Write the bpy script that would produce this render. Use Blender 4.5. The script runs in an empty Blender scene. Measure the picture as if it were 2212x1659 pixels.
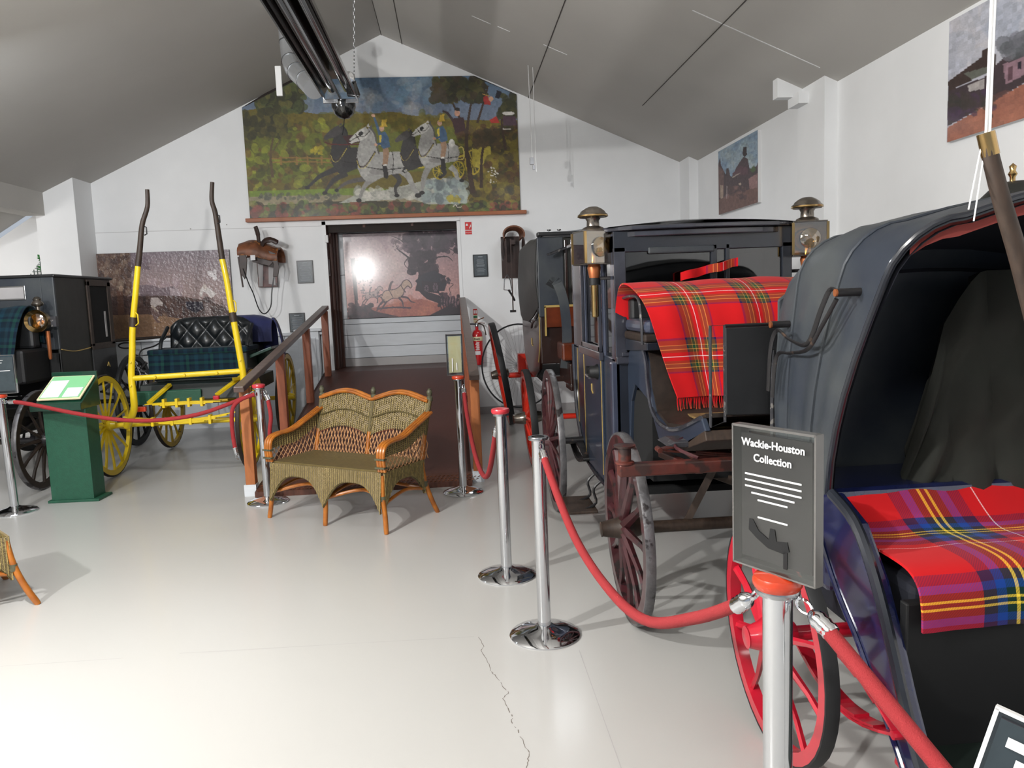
import bpy, bmesh, math, random
import numpy as np
from mathutils import Matrix, Vector, Euler
random.seed(7)
PI = math.pi
S = bpy.context.scene
COL = S.collection

# ---------------------------------------------------------------- camera, world, lights, exposure
cam_d = bpy.data.cameras.new('camera'); cam = bpy.data.objects.new('camera', cam_d); COL.objects.link(cam)
cam_d.sensor_width = 36.0; cam_d.lens = 36.0*1690/2212; cam_d.clip_start = 0.05; cam_d.clip_end = 100
_yaw, _pit, _rol = 0.07196957, 0.11044143, 0.03857702
_f = Vector((math.sin(_yaw)*math.cos(_pit), math.cos(_yaw)*math.cos(_pit), -math.sin(_pit)))
_r = Vector((math.cos(_yaw), -math.sin(_yaw), 0)); _u = _r.cross(_f)
_r2 = math.cos(_rol)*_r - math.sin(_rol)*_u; _u2 = math.sin(_rol)*_r + math.cos(_rol)*_u
cam.matrix_world = Matrix(((_r2.x, _u2.x, -_f.x, 0), (_r2.y, _u2.y, -_f.y, 0), (_r2.z, _u2.z, -_f.z, 1.6), (0, 0, 0, 1)))
S.camera = cam
w = bpy.data.worlds.new('world'); S.world = w; w.use_nodes = True
w.node_tree.nodes['Background'].inputs[0].default_value = (0.80, 0.88, 1.0, 1)
w.node_tree.nodes['Background'].inputs[1].default_value = 0.55

def lamp(name, kind, loc, energy, color=(1, 1, 1), size=0.1, size_y=None, look=None):
    d = bpy.data.lights.new(name, kind); d.energy = energy; d.color = color
    o = bpy.data.objects.new(name, d); COL.objects.link(o); o.location = loc
    if kind == 'AREA':
        d.shape = 'RECTANGLE'; d.size = size; d.size_y = size_y or size
    elif kind in ('POINT', 'SPOT'): d.shadow_soft_size = size
    if look is not None:
        o.rotation_euler = (Vector(look)-Vector(loc)).to_track_quat('-Z', 'Y').to_euler()
    return o
# the bright bare lamp left of the visitor; its hard shadows run to the right over the floor
lamp('side_lamp', 'POINT', (-2.15, 2.9, 2.42), 330, (1.0, 0.985, 0.96), 0.045)
# a second lamp high on the left eaves behind the visitor, it throws the heater's shadow over the right slope
lamp('eaves_lamp', 'POINT', (-3.6, 0.3, 3.36), 800, (1.0, 0.99, 0.97), 0.06)
# added fill lights, no fixtures: ridge behind the visitor, right bay, annex, left corner
lamp('ceiling_fill', 'AREA', (-0.8, -1.5, 4.1), 130, (1.0, 0.985, 0.96), 1.6, 0.5, (-0.8, -1.0, 0))
lamp('bay_fill', 'AREA', (1.2, 8.6, 3.3), 22, (0.92, 0.96, 1.0), 0.8, 0.8, (1.2, 8.8, 0))
lamp('annex_fill', 'AREA', (-6.3, 9.0, 2.2), 18, (1.0, 0.95, 0.9), 0.8, 0.8, (-6.0, 10.8, 2.2))
lamp('corner_fill', 'AREA', (-3.6, 6.0, 3.1), 34, (0.86, 0.92, 1.0), 0.9, 0.9, (-3.6, 8.8, 0))
S.view_settings.view_transform = 'Standard'; S.view_settings.look = 'None'
S.view_settings.gamma = 1.0; S.view_settings.use_curve_mapping = False
S.view_settings.exposure = 0.0

# ---------------------------------------------------------------- materials
def lin(c): return tuple((x/12.92 if x <= .04045 else ((x+.055)/1.055)**2.4) for x in c)
def hx(h): return lin(tuple(int(h[i:i+2], 16)/255 for i in (0, 2, 4)))
M = {}
def mat(name, h, rough=.5, metal=0., var=.0, scale=8., bump=0., bscale=60., coat=0., stretch=None, h2=None, trans=0., ior=1.45, spec=None, sheen=0., wear=None):
    m = bpy.data.materials.new(name); m.use_nodes = True; nt = m.node_tree; n = nt.nodes; L = nt.links
    b = n['Principled BSDF']; c = hx(h)
    b.inputs['Base Color'].default_value = (*c, 1); b.inputs['Roughness'].default_value = rough; b.inputs['Metallic'].default_value = metal
    b.inputs['Coat Weight'].default_value = coat; b.inputs['Coat Roughness'].default_value = .08
    b.inputs['Transmission Weight'].default_value = trans; b.inputs['IOR'].default_value = ior
    if spec is not None: b.inputs['Specular IOR Level'].default_value = spec
    if sheen: b.inputs['Sheen Weight'].default_value = sheen
    tc = n.new('ShaderNodeTexCoord'); mp = n.new('ShaderNodeMapping'); L.new(tc.outputs['Object'], mp.inputs[0])
    if stretch: mp.inputs['Scale'].default_value = stretch
    src = None
    if var or h2:
        no = n.new('ShaderNodeTexNoise'); no.inputs['Scale'].default_value = scale; no.inputs['Detail'].default_value = 6
        L.new(mp.outputs[0], no.inputs['Vector'])
        mx = n.new('ShaderNodeMix'); mx.data_type = 'RGBA'
        rp = n.new('ShaderNodeMapRange'); rp.inputs[1].default_value = .35; rp.inputs[2].default_value = .65
        L.new(no.outputs[0], rp.inputs[0]); L.new(rp.outputs[0], mx.inputs[0])
        c2 = hx(h2) if h2 else tuple(x*(1-var) for x in c)
        c1 = c if h2 else tuple(min(1, x*(1+var)) for x in c)
        mx.inputs[6].default_value = (*c1, 1); mx.inputs[7].default_value = (*c2, 1)
        L.new(mx.outputs[2], b.inputs['Base Color']); src = mx.outputs[2]
    if wear:      # scuffs: a second colour in small scattered patches
        no = n.new('ShaderNodeTexNoise'); no.inputs['Scale'].default_value = wear[1]; no.inputs['Detail'].default_value = 8
        L.new(tc.outputs['Object'], no.inputs['Vector'])
        rp = n.new('ShaderNodeMapRange'); rp.inputs[1].default_value = wear[2]; rp.inputs[2].default_value = wear[2]+.04
        L.new(no.outputs[0], rp.inputs[0])
        mx = n.new('ShaderNodeMix'); mx.data_type = 'RGBA'; L.new(rp.outputs[0], mx.inputs[0])
        if src: L.new(src, mx.inputs[6])
        else: mx.inputs[6].default_value = (*c, 1)
        mx.inputs[7].default_value = (*hx(wear[0]), 1); L.new(mx.outputs[2], b.inputs['Base Color'])
    if bump:
        no = n.new('ShaderNodeTexNoise'); no.inputs['Scale'].default_value = bscale; no.inputs['Detail'].default_value = 4
        L.new(mp.outputs[0], no.inputs['Vector']); bp = n.new('ShaderNodeBump'); bp.inputs['Strength'].default_value = bump; bp.inputs['Distance'].default_value = .01
        L.new(no.outputs[0], bp.inputs['Height']); L.new(bp.outputs[0], b.inputs['Normal'])
    M[name] = m; return m
mat('wall_white', 'e6e7e8', .6, var=.03, scale=1.5, bump=.06, bscale=25)
mat('board_white', 'c9cdd2', .45, var=.04, scale=4, stretch=(1, 1, 5))
mat('board_dark_gap', '2c2c2e', .8)
mat('skirt_grey', 'a5a2a2', .6, var=.06, scale=3)
mat('ceiling_grey', 'b6b3ae', .8, var=.025, scale=1.2)
mat('seam', '4a4643', .9)
mat('brown_wood', '4b2a1e', .45, var=.25, scale=5, stretch=(6, 6, 1), bump=.1)
mat('jamb_brown', '3c1f17', .5, var=.2, scale=6, stretch=(6, 6, 1))
mat('dark_brown', '1d120d', .7, var=.2)
mat('rail_top', '5c4c46', .35, var=.18, scale=5, stretch=(1, 5, 5))
mat('post_brown', '8a4a2e', .4, var=.12, scale=6, stretch=(5, 5, 1), bump=.05)
mat('post_orange', 'a05f33', .45, var=.12, scale=6, stretch=(5, 5, 1), bump=.05)
mat('ledge_wood', '9a5730', .45, var=.12, scale=5, stretch=(1, 6, 6))
mat('ramp_brown', '4a2a22', .42, var=.16, scale=30, stretch=(1, 6, 1), bump=.15, bscale=80)
mat('chrome', 'd8dade', .07, 1.)
mat('steel', 'a8aaad', .22, 1.)
mat('cap_red', 'b8303a', .35, coat=.3)
mat('cap_orange', 'b8391c', .3, coat=.5)
mat('rope_red', '8e2226', .8, bump=.4, bscale=400)
mat('black_iron', '1b1a1c', .35, var=.2, wear=('4a3a30', 14, .62))
mat('iron_grey', '3c3c40', .42, .3, var=.2, scale=20, wear=('7b7874', 30, .6))
mat('tyre_worn', '5b5a5c', .38, .35, var=.3, scale=12, wear=('241f20', 10, .58), bump=.3, bscale=50)
mat('tyre_black', '17181a', .6, var=.2)
mat('maroon', '3f1d21', .35, var=.2, scale=15, coat=.4, wear=('1f1516', 12, .55))
mat('gear_red', '52251d', .4, var=.3, scale=12, coat=.3, wear=('2c1a16', 8, .52))
mat('bright_red', 'c82a16', .35, coat=.4, var=.06, wear=('3a1a12', 12, .7))
mat('crimson', 'b3172c', .3, coat=.5, var=.1)
mat('yellow', 'd8ba1a', .35, coat=.3, var=.05, wear=('6a5416', 14, .7))
mat('yellow_old', 'b39314', .45, coat=.2, var=.15, wear=('4b3a12', 10, .64))
mat('wood_dark', '33271f', .55, var=.3, scale=15, stretch=(4, 4, 1))
mat('carriage_blue', '27303f', .32, coat=.4, var=.12, scale=3)
mat('carriage_blue_dark', '191d26', .3, coat=.5, var=.15)
mat('trim_blue', '363b4b', .3, coat=.6, var=.1)
mat('moulding', '2e2f37', .22, coat=.8, var=.2, scale=9)
mat('gloss_blue', '161c40', .2, coat=.8, var=.15)
mat('near_black', '08090b', .6)
mat('dark_interior', '0b0c0e', .9)
mat('leather_black', '1c1d1f', .5, var=.2, scale=4, bump=.25, bscale=9, coat=.1)
mat('leather_grey', '3f4345', .46, var=.28, scale=2.5, bump=.45, bscale=5, h2='272d37')
mat('leather_green', '1e1f1c', .5, var=.2, scale=5, bump=.25, bscale=8)
mat('leather_brown', '6b4028', .5, var=.4, scale=9, bump=.3, bscale=20, wear=('a2693a', 9, .6))
mat('leather_darkbrown', '2f1c16', .45, var=.3, scale=12)
mat('tuft_leather', '111518', .34, coat=.2, var=.15)
mat('brown_gloss', '24110b', .35, coat=.3, var=.2)
mat('red_brown', '5e2a17', .25, coat=.7, var=.2)
mat('gold_line', 'a58c50', .4)
mat('brass', 'b89a68', .2, 1., var=.15)
mat('copper', 'a2603a', .4, .6, var=.15)
mat('lamp_metal', '7d766e', .25, .9, var=.2, scale=20)
mat('lining_red', '8a3a34', .8)
mat('lining_navy', '0d101b', .85, var=.2)
mat('seat_olive', '1a1c16', .8, var=.15, scale=6)
mat('green_paint', '1a4a37', .5, var=.08, scale=30, bump=.15, bscale=90)
mat('green_dark', '103628', .3, coat=.4, var=.15)
mat('green_black', '101a16', .5, coat=.05, var=.2)
mat('screen_green', '7fc08a', .5)
mat('paper_white', 'd9d9dc', .6)
mat('cream', 'd6cba6', .5)
mat('ext_red', 'b81d22', .22, coat=.6)
mat('sign_red', 'c8282a', .5)
mat('sign_green', '2f6b4a', .5)
mat('sign_black', '3c3738', .5, coat=.15)
mat('sign_edge', '5c5a58', .2, coat=.6)
mat('sign_slate', '3d464c', .35, coat=.4, var=.15, scale=30)
mat('print_white', 'e6e6e6', .6)
mat('print_grey', '9aa0a6', .6)
mat('print_dark', '222222', .6)
mat('frame_black', '16171b', .35)
mat('rattan', 'a8641e', .32, coat=.35, var=.18, scale=14, h2='8a4d1a')
mat('cane_pale', '8a7a4c', .5, var=.35, scale=60)
mat('cane', 'b98b62', .45, var=.2, scale=30)
mat('knob_dark', '4b4a38', .5, var=.3, scale=40)
mat('duct_silver', 'c9ccd0', .3, .7, bump=.2, bscale=6)
mat('conduit_white', 'd6d6d6', .5)
mat('black_gloss', '141414', .12, coat=.8)
mat('heater_dark', '4c4844', .16, .9, var=.2, scale=3)
mat('cord_white', 'e4e4e4', .7)
mat('grey_plastic', '8f8f92', .5)
mat('leaf_green', '2d7034', .6, var=.3, scale=20)
mat('lattice_green', '43504a', .6)
mat('crack_dark', '6c655e', .9)
mat('cloth_blue', '161c48', .8, var=.3, scale=5, sheen=.2)
mat('strip_dark', '231913', .6, var=.3, scale=30)
mat('hay', '6a5530', .8, var=.3, scale=30)
def glass(name, h, rough=.02, alpha=.25):
    m = bpy.data.materials.new(name); m.use_nodes = True; nt = m.node_tree; n = nt.nodes; L = nt.links
    n.remove(n['Principled BSDF']); out = n['Material Output']
    t = n.new('ShaderNodeBsdfTransparent'); t.inputs[0].default_value = (*hx(h), 1)
    g = n.new('ShaderNodeBsdfGlossy'); g.inputs['Roughness'].default_value = rough
    f = n.new('ShaderNodeFresnel'); f.inputs[0].default_value = 1.5
    ad = n.new('ShaderNodeMath'); ad.operation = 'ADD'; ad.inputs[1].default_value = alpha; L.new(f.outputs[0], ad.inputs[0])
    mx = n.new('ShaderNodeMixShader'); L.new(ad.outputs[0], mx.inputs[0]); L.new(t.outputs[0], mx.inputs[1]); L.new(g.outputs[0], mx.inputs[2]); L.new(mx.outputs[0], out.inputs[0])
    M[name] = m
glass('glass_clear', 'f0f4f2', .02, .03); glass('glass_dark', '56606c', .03, .07); glass('glass_lamp', 'fff4e0', .02, .18); glass('acrylic', 'e6ecea', .03, .06)

def floor_mat():
    m = mat('floor_paint', 'aeadaa', .28)
    b = m.node_tree.nodes['Principled BSDF']
    b.inputs['Coat Weight'].default_value = .2; b.inputs['Coat Roughness'].default_value = .15
floor_mat()

def weave(name, c1, c2, su=220., sv=220., bump=.6):
    """basket weave on UV: strands over and under"""
    m = bpy.data.materials.new(name); m.use_nodes = True; nt = m.node_tree; n = nt.nodes; L = nt.links; b = n['Principled BSDF']
    b.inputs['Roughness'].default_value = .5
    tc = n.new('ShaderNodeTexCoord'); sp = n.new('ShaderNodeSeparateXYZ'); L.new(tc.outputs['UV'], sp.inputs[0])
    def wv(sock, k):
        a = n.new('ShaderNodeMath'); a.operation = 'MULTIPLY'; a.inputs[1].default_value = k; L.new(sock, a.inputs[0])
        s = n.new('ShaderNodeMath'); s.operation = 'SINE'; L.new(a.outputs[0], s.inputs[0]); return s.outputs[0]
    s1 = wv(sp.outputs[0], su); s2 = wv(sp.outputs[1], sv)
    p = n.new('ShaderNodeMath'); p.operation = 'MULTIPLY'; L.new(s1, p.inputs[0]); L.new(s2, p.inputs[1])
    ad = n.new('ShaderNodeMath'); ad.operation = 'MULTIPLY_ADD'; ad.inputs[1].default_value = .5; ad.inputs[2].default_value = .5; L.new(p.outputs[0], ad.inputs[0])
    no = n.new('ShaderNodeTexNoise'); no.inputs['Scale'].default_value = 30; L.new(tc.outputs['Object'], no.inputs['Vector'])
    mm = n.new('ShaderNodeMath'); mm.operation = 'MULTIPLY'; L.new(ad.outputs[0], mm.inputs[0]); 
    mr = n.new('ShaderNodeMapRange'); mr.inputs[3].default_value = .5; mr.inputs[4].default_value = 1.4; L.new(no.outputs[0], mr.inputs[0]); L.new(mr.outputs[0], mm.inputs[1])
    mx = n.new('ShaderNodeMix'); mx.data_type = 'RGBA'; L.new(mm.outputs[0], mx.inputs[0])
    mx.inputs[6].default_value = (*hx(c1), 1); mx.inputs[7].default_value = (*hx(c2), 1); L.new(mx.outputs[2], b.inputs['Base Color'])
    bp = n.new('ShaderNodeBump'); bp.inputs['Strength'].default_value = bump; bp.inputs['Distance'].default_value = .004; L.new(ad.outputs[0], bp.inputs['Height']); L.new(bp.outputs[0], b.inputs['Normal'])
    M[name] = m
weave('wicker', '352b13', '7d6d40', 420, 520, .9)
weave('wicker_dark', '332a14', '7a6b3a', 420, 520)
weave('wicker_rib', '241c0c', 'a8946a', 250, 420, 1.)

def tartan(name, stops, ku, kv, rough=.9, twill=900.):
    """same sett in warp and weft, blended as woven cloth; UV in metres"""
    m = bpy.data.materials.new(name); m.use_nodes = True; nt = m.node_tree; n = nt.nodes; L = nt.links; b = n['Principled BSDF']
    b.inputs['Roughness'].default_value = rough; b.inputs['Sheen Weight'].default_value = .05; b.inputs['Specular IOR Level'].default_value = .15
    tc = n.new('ShaderNodeTexCoord'); sp = n.new('ShaderNodeSeparateXYZ'); L.new(tc.outputs['UV'], sp.inputs[0])
    outs = []
    for i, k in ((0, ku), (1, kv)):
        a = n.new('ShaderNodeMath'); a.operation = 'MULTIPLY'; a.inputs[1].default_value = k; L.new(sp.outputs[i], a.inputs[0])
        f = n.new('ShaderNodeMath'); f.operation = 'FRACT'; L.new(a.outputs[0], f.inputs[0])
        r = n.new('ShaderNodeValToRGB'); r.color_ramp.interpolation = 'CONSTANT'; e = r.color_ramp.elements
        while len(e) > 1: e.remove(e[-1])
        e[0].position = 0; e[0].color = (*hx(stops[0][1]), 1)
        for p, c in stops[1:]:
            x = e.new(p); x.color = (*hx(c), 1)
        L.new(f.outputs[0], r.inputs[0]); outs.append(r.outputs[0])
    su = n.new('ShaderNodeMath'); su.operation = 'ADD'; L.new(sp.outputs[0], su.inputs[0]); L.new(sp.outputs[1], su.inputs[1])
    tw = n.new('ShaderNodeMath'); tw.operation = 'MULTIPLY'; tw.inputs[1].default_value = twill; L.new(su.outputs[0], tw.inputs[0])
    si = n.new('ShaderNodeMath'); si.operation = 'SINE'; L.new(tw.outputs[0], si.inputs[0])
    mr = n.new('ShaderNodeMapRange'); mr.inputs[1].default_value = -1; mr.inputs[3].default_value = .35; mr.inputs[4].default_value = .65; L.new(si.outputs[0], mr.inputs[0])
    mx = n.new('ShaderNodeMix'); mx.data_type = 'RGBA'; L.new(mr.outputs[0], mx.inputs[0]); L.new(outs[0], mx.inputs[6]); L.new(outs[1], mx.inputs[7]); L.new(mx.outputs[2], b.inputs['Base Color'])
    M[name] = m
RED, NAVY, GRN, YEL, WHT, OLV, BLU = 'b81419', '141a4a', '1c4a30', 'e8c83c', 'f0e6e6', '5a3a22', '1d3d8a'
royal = [(0, RED), (.44, NAVY), (.47, OLV), (.54, 'c89a4a'), (.55, GRN), (.60, 'c89a4a'), (.61, OLV), (.65, RED), (.705, WHT), (.715, RED), (.77, OLV), (.81, 'c89a4a'), (.82, GRN), (.87, 'c89a4a'), (.88, OLV), (.93, NAVY), (.955, RED)]
tartan('tartan_red', royal, 2.9, 2.9)
near = [(0, RED), (.34, '3a1a3a'), (.42, '123a86'), (.48, '0e2c24'), (.53, YEL), (.55, '0e2c24'), (.58, YEL), (.60, '0e2c24'), (.66, '123a86'), (.72, '3a1a3a'), (.80, RED), (.88, 'f0d8d8'), (.89, RED)]
tartan('tartan_near', near, 1.75, 2.6, twill=700)
dark = [(0, '10202a'), (.25, '14303a'), (.4, '0c1626'), (.5, '173a34'), (.62, '0c1626'), (.7, '10202a'), (.85, '163240')]
tartan('tartan_dark', dark, 4, 4)

def paint_mat(name, rough, coat=0., bump=0., bscale=60):
    m = bpy.data.materials.new(name); m.use_nodes = True; nt = m.node_tree; n = nt.nodes; L = nt.links; b = n['Principled BSDF']
    a = n.new('ShaderNodeAttribute'); a.attribute_name = 'paint'; L.new(a.outputs['Color'], b.inputs['Base Color'])
    b.inputs['Roughness'].default_value = rough; b.inputs['Coat Weight'].default_value = coat; b.inputs['Coat Roughness'].default_value = .15
    if bump:
        tc = n.new('ShaderNodeTexCoord'); no = n.new('ShaderNodeTexNoise'); no.inputs['Scale'].default_value = bscale; L.new(tc.outputs['Object'], no.inputs['Vector'])
        bp = n.new('ShaderNodeBump'); bp.inputs['Strength'].default_value = bump; bp.inputs['Distance'].default_value = .01; L.new(no.outputs[0], bp.inputs['Height']); L.new(bp.outputs[0], b.inputs['Normal'])
    M[name] = m
paint_mat('paint_matt', .55, .1, .15, 40); paint_mat('paint_gloss', .45, .7); paint_mat('paint_wrinkled', .3, .7, 1., 26)

# ---------------------------------------------------------------- geometry helpers
WM = {}            # world matrix of every empty / part, kept by name
def wm(o): return WM.get(o.name, Matrix.Identity(4))
def frame(a, b):
    z = (b-a).normalized(); x = z.orthogonal().normalized(); return x, z.cross(x)
class MB:
    def __init__(s): s.v = []; s.f = []; s.uv = []
    def add(s, vs, fs, uvs=None):
        k = len(s.v); s.v += [Vector(v) for v in vs]; s.f += [tuple(i+k for i in f) for f in fs]
        s.uv += (list(uvs) if uvs else [(0, 0)]*len(vs)); return s
    def box(s, c, d, R=None):
        vs = []
        for x in (-.5, .5):
            for y in (-.5, .5):
                for z in (-.5, .5):
                    p = Vector((x*d[0], y*d[1], z*d[2]))
                    if R is not None: p = R @ p
                    vs.append(p+Vector(c))
        return s.add(vs, [(0, 1, 3, 2), (4, 6, 7, 5), (0, 4, 5, 1), (2, 3, 7, 6), (0, 2, 6, 4), (1, 5, 7, 3)], [(v.x, v.z) for v in vs])
    def bb(s, a, b):
        return s.box([(a[i]+b[i])/2 for i in range(3)], [abs(b[i]-a[i]) for i in range(3)])
    def beam(s, a, b, w_, h_, up=(0, 0, 1)):
        a = Vector(a); b = Vector(b); z = (b-a); l = z.length; z.normalize(); x = Vector(up).cross(z)
        x = x.normalized() if x.length > 1e-5 else Vector((1, 0, 0)); y = z.cross(x)
        return s.box((a+b)/2, (w_, h_, l), Matrix((x, y, z)).transposed())
    def tube(s, pts, r, n=8, closed=False, cap=True, flat=1.):
        P = [Vector(p) for p in pts]; N = len(P); rs = r if isinstance(r, (list, tuple)) else [r]*N
        vs = []; up = None
        for i in range(N):
            if closed: t = (P[(i+1) % N]-P[i-1])
            else: t = P[min(i+1, N-1)]-P[max(i-1, 0)]
            t.normalize()
            if up is None: up = t.orthogonal().normalized()
            up = (up-t*up.dot(t)); up = up.normalized() if up.length > 1e-6 else t.orthogonal().normalized()
            sd = t.cross(up)
            for k in range(n):
                a = 2*PI*k/n; vs.append(P[i]+(up*math.cos(a)*flat+sd*math.sin(a))*rs[i])
        fs = []
        for i in range(N if closed else N-1):
            for k in range(n):
                a = i*n+k; b = i*n+(k+1) % n; c = ((i+1) % N)*n+(k+1) % n; d = ((i+1) % N)*n+k; fs.append((a, b, c, d))
        if cap and not closed: fs += [tuple(range(n))[::-1], tuple((N-1)*n+k for k in range(n))]
        return s.add(vs, fs, [(i/n*.1, (i % n)*.02) for i in range(len(vs))])
    def lathe(s, prof, c=(0, 0, 0), n=20, axis='z', R=None, arc=None):
        """prof: (radius, height) pairs; revolved about axis through c"""
        vs = []; m = len(prof); full = arc is None; a0, a1 = (0, 2*PI) if full else arc; nn = n if full else n+1
        for k in range(nn):
            a = a0+(a1-a0)*k/n
            for r, z in prof:
                p = Vector((r*math.cos(a), r*math.sin(a), z))
                if axis == 'x': p = Vector((p.z, p.x, p.y))
                elif axis == 'y': p = Vector((p.x, p.z, p.y))
                if R is not None: p = R @ p
                vs.append(p+Vector(c))
        fs = []
        for k in range(n):
            for j in range(m-1):
                k2 = (k+1) % n if full else k+1
                fs.append((k*m+j, k2*m+j, k2*m+j+1, k*m+j+1))
        return s.add(vs, fs)
    def prism(s, poly, axis, a, b):
        """poly: 2-D polygon in the two other coordinates (in x,y,z order); extruded from a to b along axis"""
        def pt(p, t): return {'x': (t, p[0], p[1]), 'y': (p[0], t, p[1]), 'z': (p[0], p[1], t)}[axis]
        n = len(poly); vs = [pt(p, a) for p in poly]+[pt(p, b) for p in poly]
        fs = [tuple(range(n)), tuple(range(2*n-1, n-1, -1))]+[(i, i+n, (i+1) % n+n, (i+1) % n) for i in range(n)]
        return s.add(vs, fs, [(p[0], p[1]) for p in poly]*2)
    def grid(s, P, th=0., UV=None, close_u=False):
        """P[i][j] points; optional thickness along the averaged normal"""
        A = np.array([[list(p) for p in row] for row in P], float); nu, nv = A.shape[:2]
        if UV is None: UV = [[(i/(nu-1), j/(nv-1)) for j in range(nv)] for i in range(nu)]
        idx = lambda i, j: i*nv+j
        fs = [(idx(i, j), idx(i+1, j), idx(i+1, j+1), idx(i, j+1)) for i in range(nu-1) for j in range(nv-1)]
        vs = A.reshape(-1, 3); uv = [UV[i][j] for i in range(nu) for j in range(nv)]
        if th:
            du = np.gradient(A, axis=0); dv = np.gradient(A, axis=1); nm = np.cross(du, dv); l = np.linalg.norm(nm, axis=2, keepdims=True); nm = nm/np.maximum(l, 1e-9)
            B = (A-nm*th).reshape(-1, 3); K = nu*nv
            fs2 = [tuple(K+q for q in f[::-1]) for f in fs]; ring = [idx(i, 0) for i in range(nu)]+[idx(nu-1, j) for j in range(1, nv)]+[idx(i, nv-1) for i in range(nu-2, -1, -1)]+[idx(0, j) for j in range(nv-2, 0, -1)]
            side = [(ring[(q+1) % len(ring)], ring[q], K+ring[q], K+ring[(q+1) % len(ring)]) for q in range(len(ring))]
            return s.add(np.vstack([vs, B]), fs+fs2+side, uv*2)
        return s.add(vs, fs, uv)
    def mesh(s, name, T=None, smooth=False):
        me = bpy.data.meshes.new(name); vs = [tuple(T @ v) for v in s.v] if T is not None else [tuple(v) for v in s.v]
        me.from_pydata(vs, [], s.f)
        uvl = me.uv_layers.new(name='UVMap'); vi = np.empty(len(me.loops), int); me.loops.foreach_get('vertex_index', vi)
        uvl.data.foreach_set('uv', np.array(s.uv, float)[vi].reshape(-1))
        bm = bmesh.new(); bm.from_mesh(me); bmesh.ops.recalc_face_normals(bm, faces=bm.faces); bm.to_mesh(me); bm.free()
        if smooth:
            me.polygons.foreach_set('use_smooth', [True]*len(me.polygons)); me.set_sharp_from_angle(angle=math.radians(40 if smooth is True else smooth))
        return me
    def build(s, name, m, parent=None, smooth=False, local=False, bev=0., label=None, kind=None):
        T = None; org = None
        if parent is not None and not local: T = wm(parent).inverted()
        elif parent is None and not local:
            a = np.array([list(v) for v in s.v]); org = Vector(((a[:, 0].min()+a[:, 0].max())/2, (a[:, 1].min()+a[:, 1].max())/2, a[:, 2].min())); T = Matrix.Translation(-org)
        me = s.mesh(name, T, smooth); o = bpy.data.objects.new(name, me); COL.objects.link(o)
        if org is not None: o.location = org; WM[o.name] = Matrix.Translation(org)
        me.materials.append(M[m] if isinstance(m, str) else m)
        if parent is not None:
            o.parent = parent; WM[o.name] = wm(parent)
        if bev:
            md = o.modifiers.new('bevel', 'BEVEL'); md.width = bev; md.segments = 2; md.limit_method = 'ANGLE'; md.angle_limit = math.radians(40)
        if label: o['label'] = label
        if kind: o['kind'] = kind
        return o
def root(name, loc, label, cat, rotz=0., group=None, T=None):
    o = bpy.data.objects.new(name, None); COL.objects.link(o); o.empty_display_size = .1
    mw = T if T is not None else Matrix.Translation(loc) @ Matrix.Rotation(rotz, 4, 'Z')
    o.matrix_world = mw; WM[o.name] = mw; o['label'] = label; o['category'] = cat
    if group: o['group'] = group
    return o
def tag(o, label, cat, group=None):
    o['label'] = label; o['category'] = cat
    if group: o['group'] = group
    return o
def struct(o): o['kind'] = 'structure'; return o
def spline(pts, n=6):
    """Catmull-Rom through pts"""
    P = [Vector(p) for p in pts]; out = []
    for i in range(len(P)-1):
        p0 = P[max(i-1, 0)]; p1 = P[i]; p2 = P[i+1]; p3 = P[min(i+2, len(P)-1)]
        for k in range(n):
            t = k/n; out.append(.5*((2*p1)+(-p0+p2)*t+(2*p0-5*p1+4*p2-p3)*t*t+(-p0+3*p1-3*p2+p3)*t**3))
    out.append(P[-1]); return out
def interp(pts, n):
    q = spline(pts, 12); L_ = [0]
    for i in range(1, len(q)): L_.append(L_[-1]+(q[i]-q[i-1]).length)
    out = []
    for k in range(n):
        d = L_[-1]*k/(n-1); i = max(0, min(len(q)-2, int(np.searchsorted(L_, d))-1)); t = (d-L_[i])/max(1e-9, L_[i+1]-L_[i]); out.append(q[i].lerp(q[i+1], min(1, max(0, t))))
    return out
def text(s, size, m, parent, T, name='lettering', align='CENTER', ext=.0006, bold=0., sx=1.):
    cu = bpy.data.curves.new('txt', 'FONT'); cu.body = s; cu.size = size; cu.align_x = align; cu.align_y = 'CENTER'; cu.extrude = ext; cu.offset = bold; cu.resolution_u = 3
    t = bpy.data.objects.new('txt', cu); COL.objects.link(t); bpy.context.view_layer.update()
    me = bpy.data.meshes.new_from_object(t.evaluated_get(bpy.context.evaluated_depsgraph_get())); bpy.data.objects.remove(t)
    Tl = wm(parent).inverted() @ T @ Matrix.Diagonal((sx, 1, 1, 1)); me.transform(Tl); me.materials.clear(); me.materials.append(M[m])
    o = bpy.data.objects.new(name, me); COL.objects.link(o); o.parent = parent; WM[o.name] = wm(parent); return o
def facing(x, y, z, rz=0., rx=PI/2): # text frame: local x right, local y up, facing -Y
    return Matrix.Translation((x, y, z)) @ Matrix.Rotation(rz, 4, 'Z') @ Matrix.Rotation(rx, 4, 'X')

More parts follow.
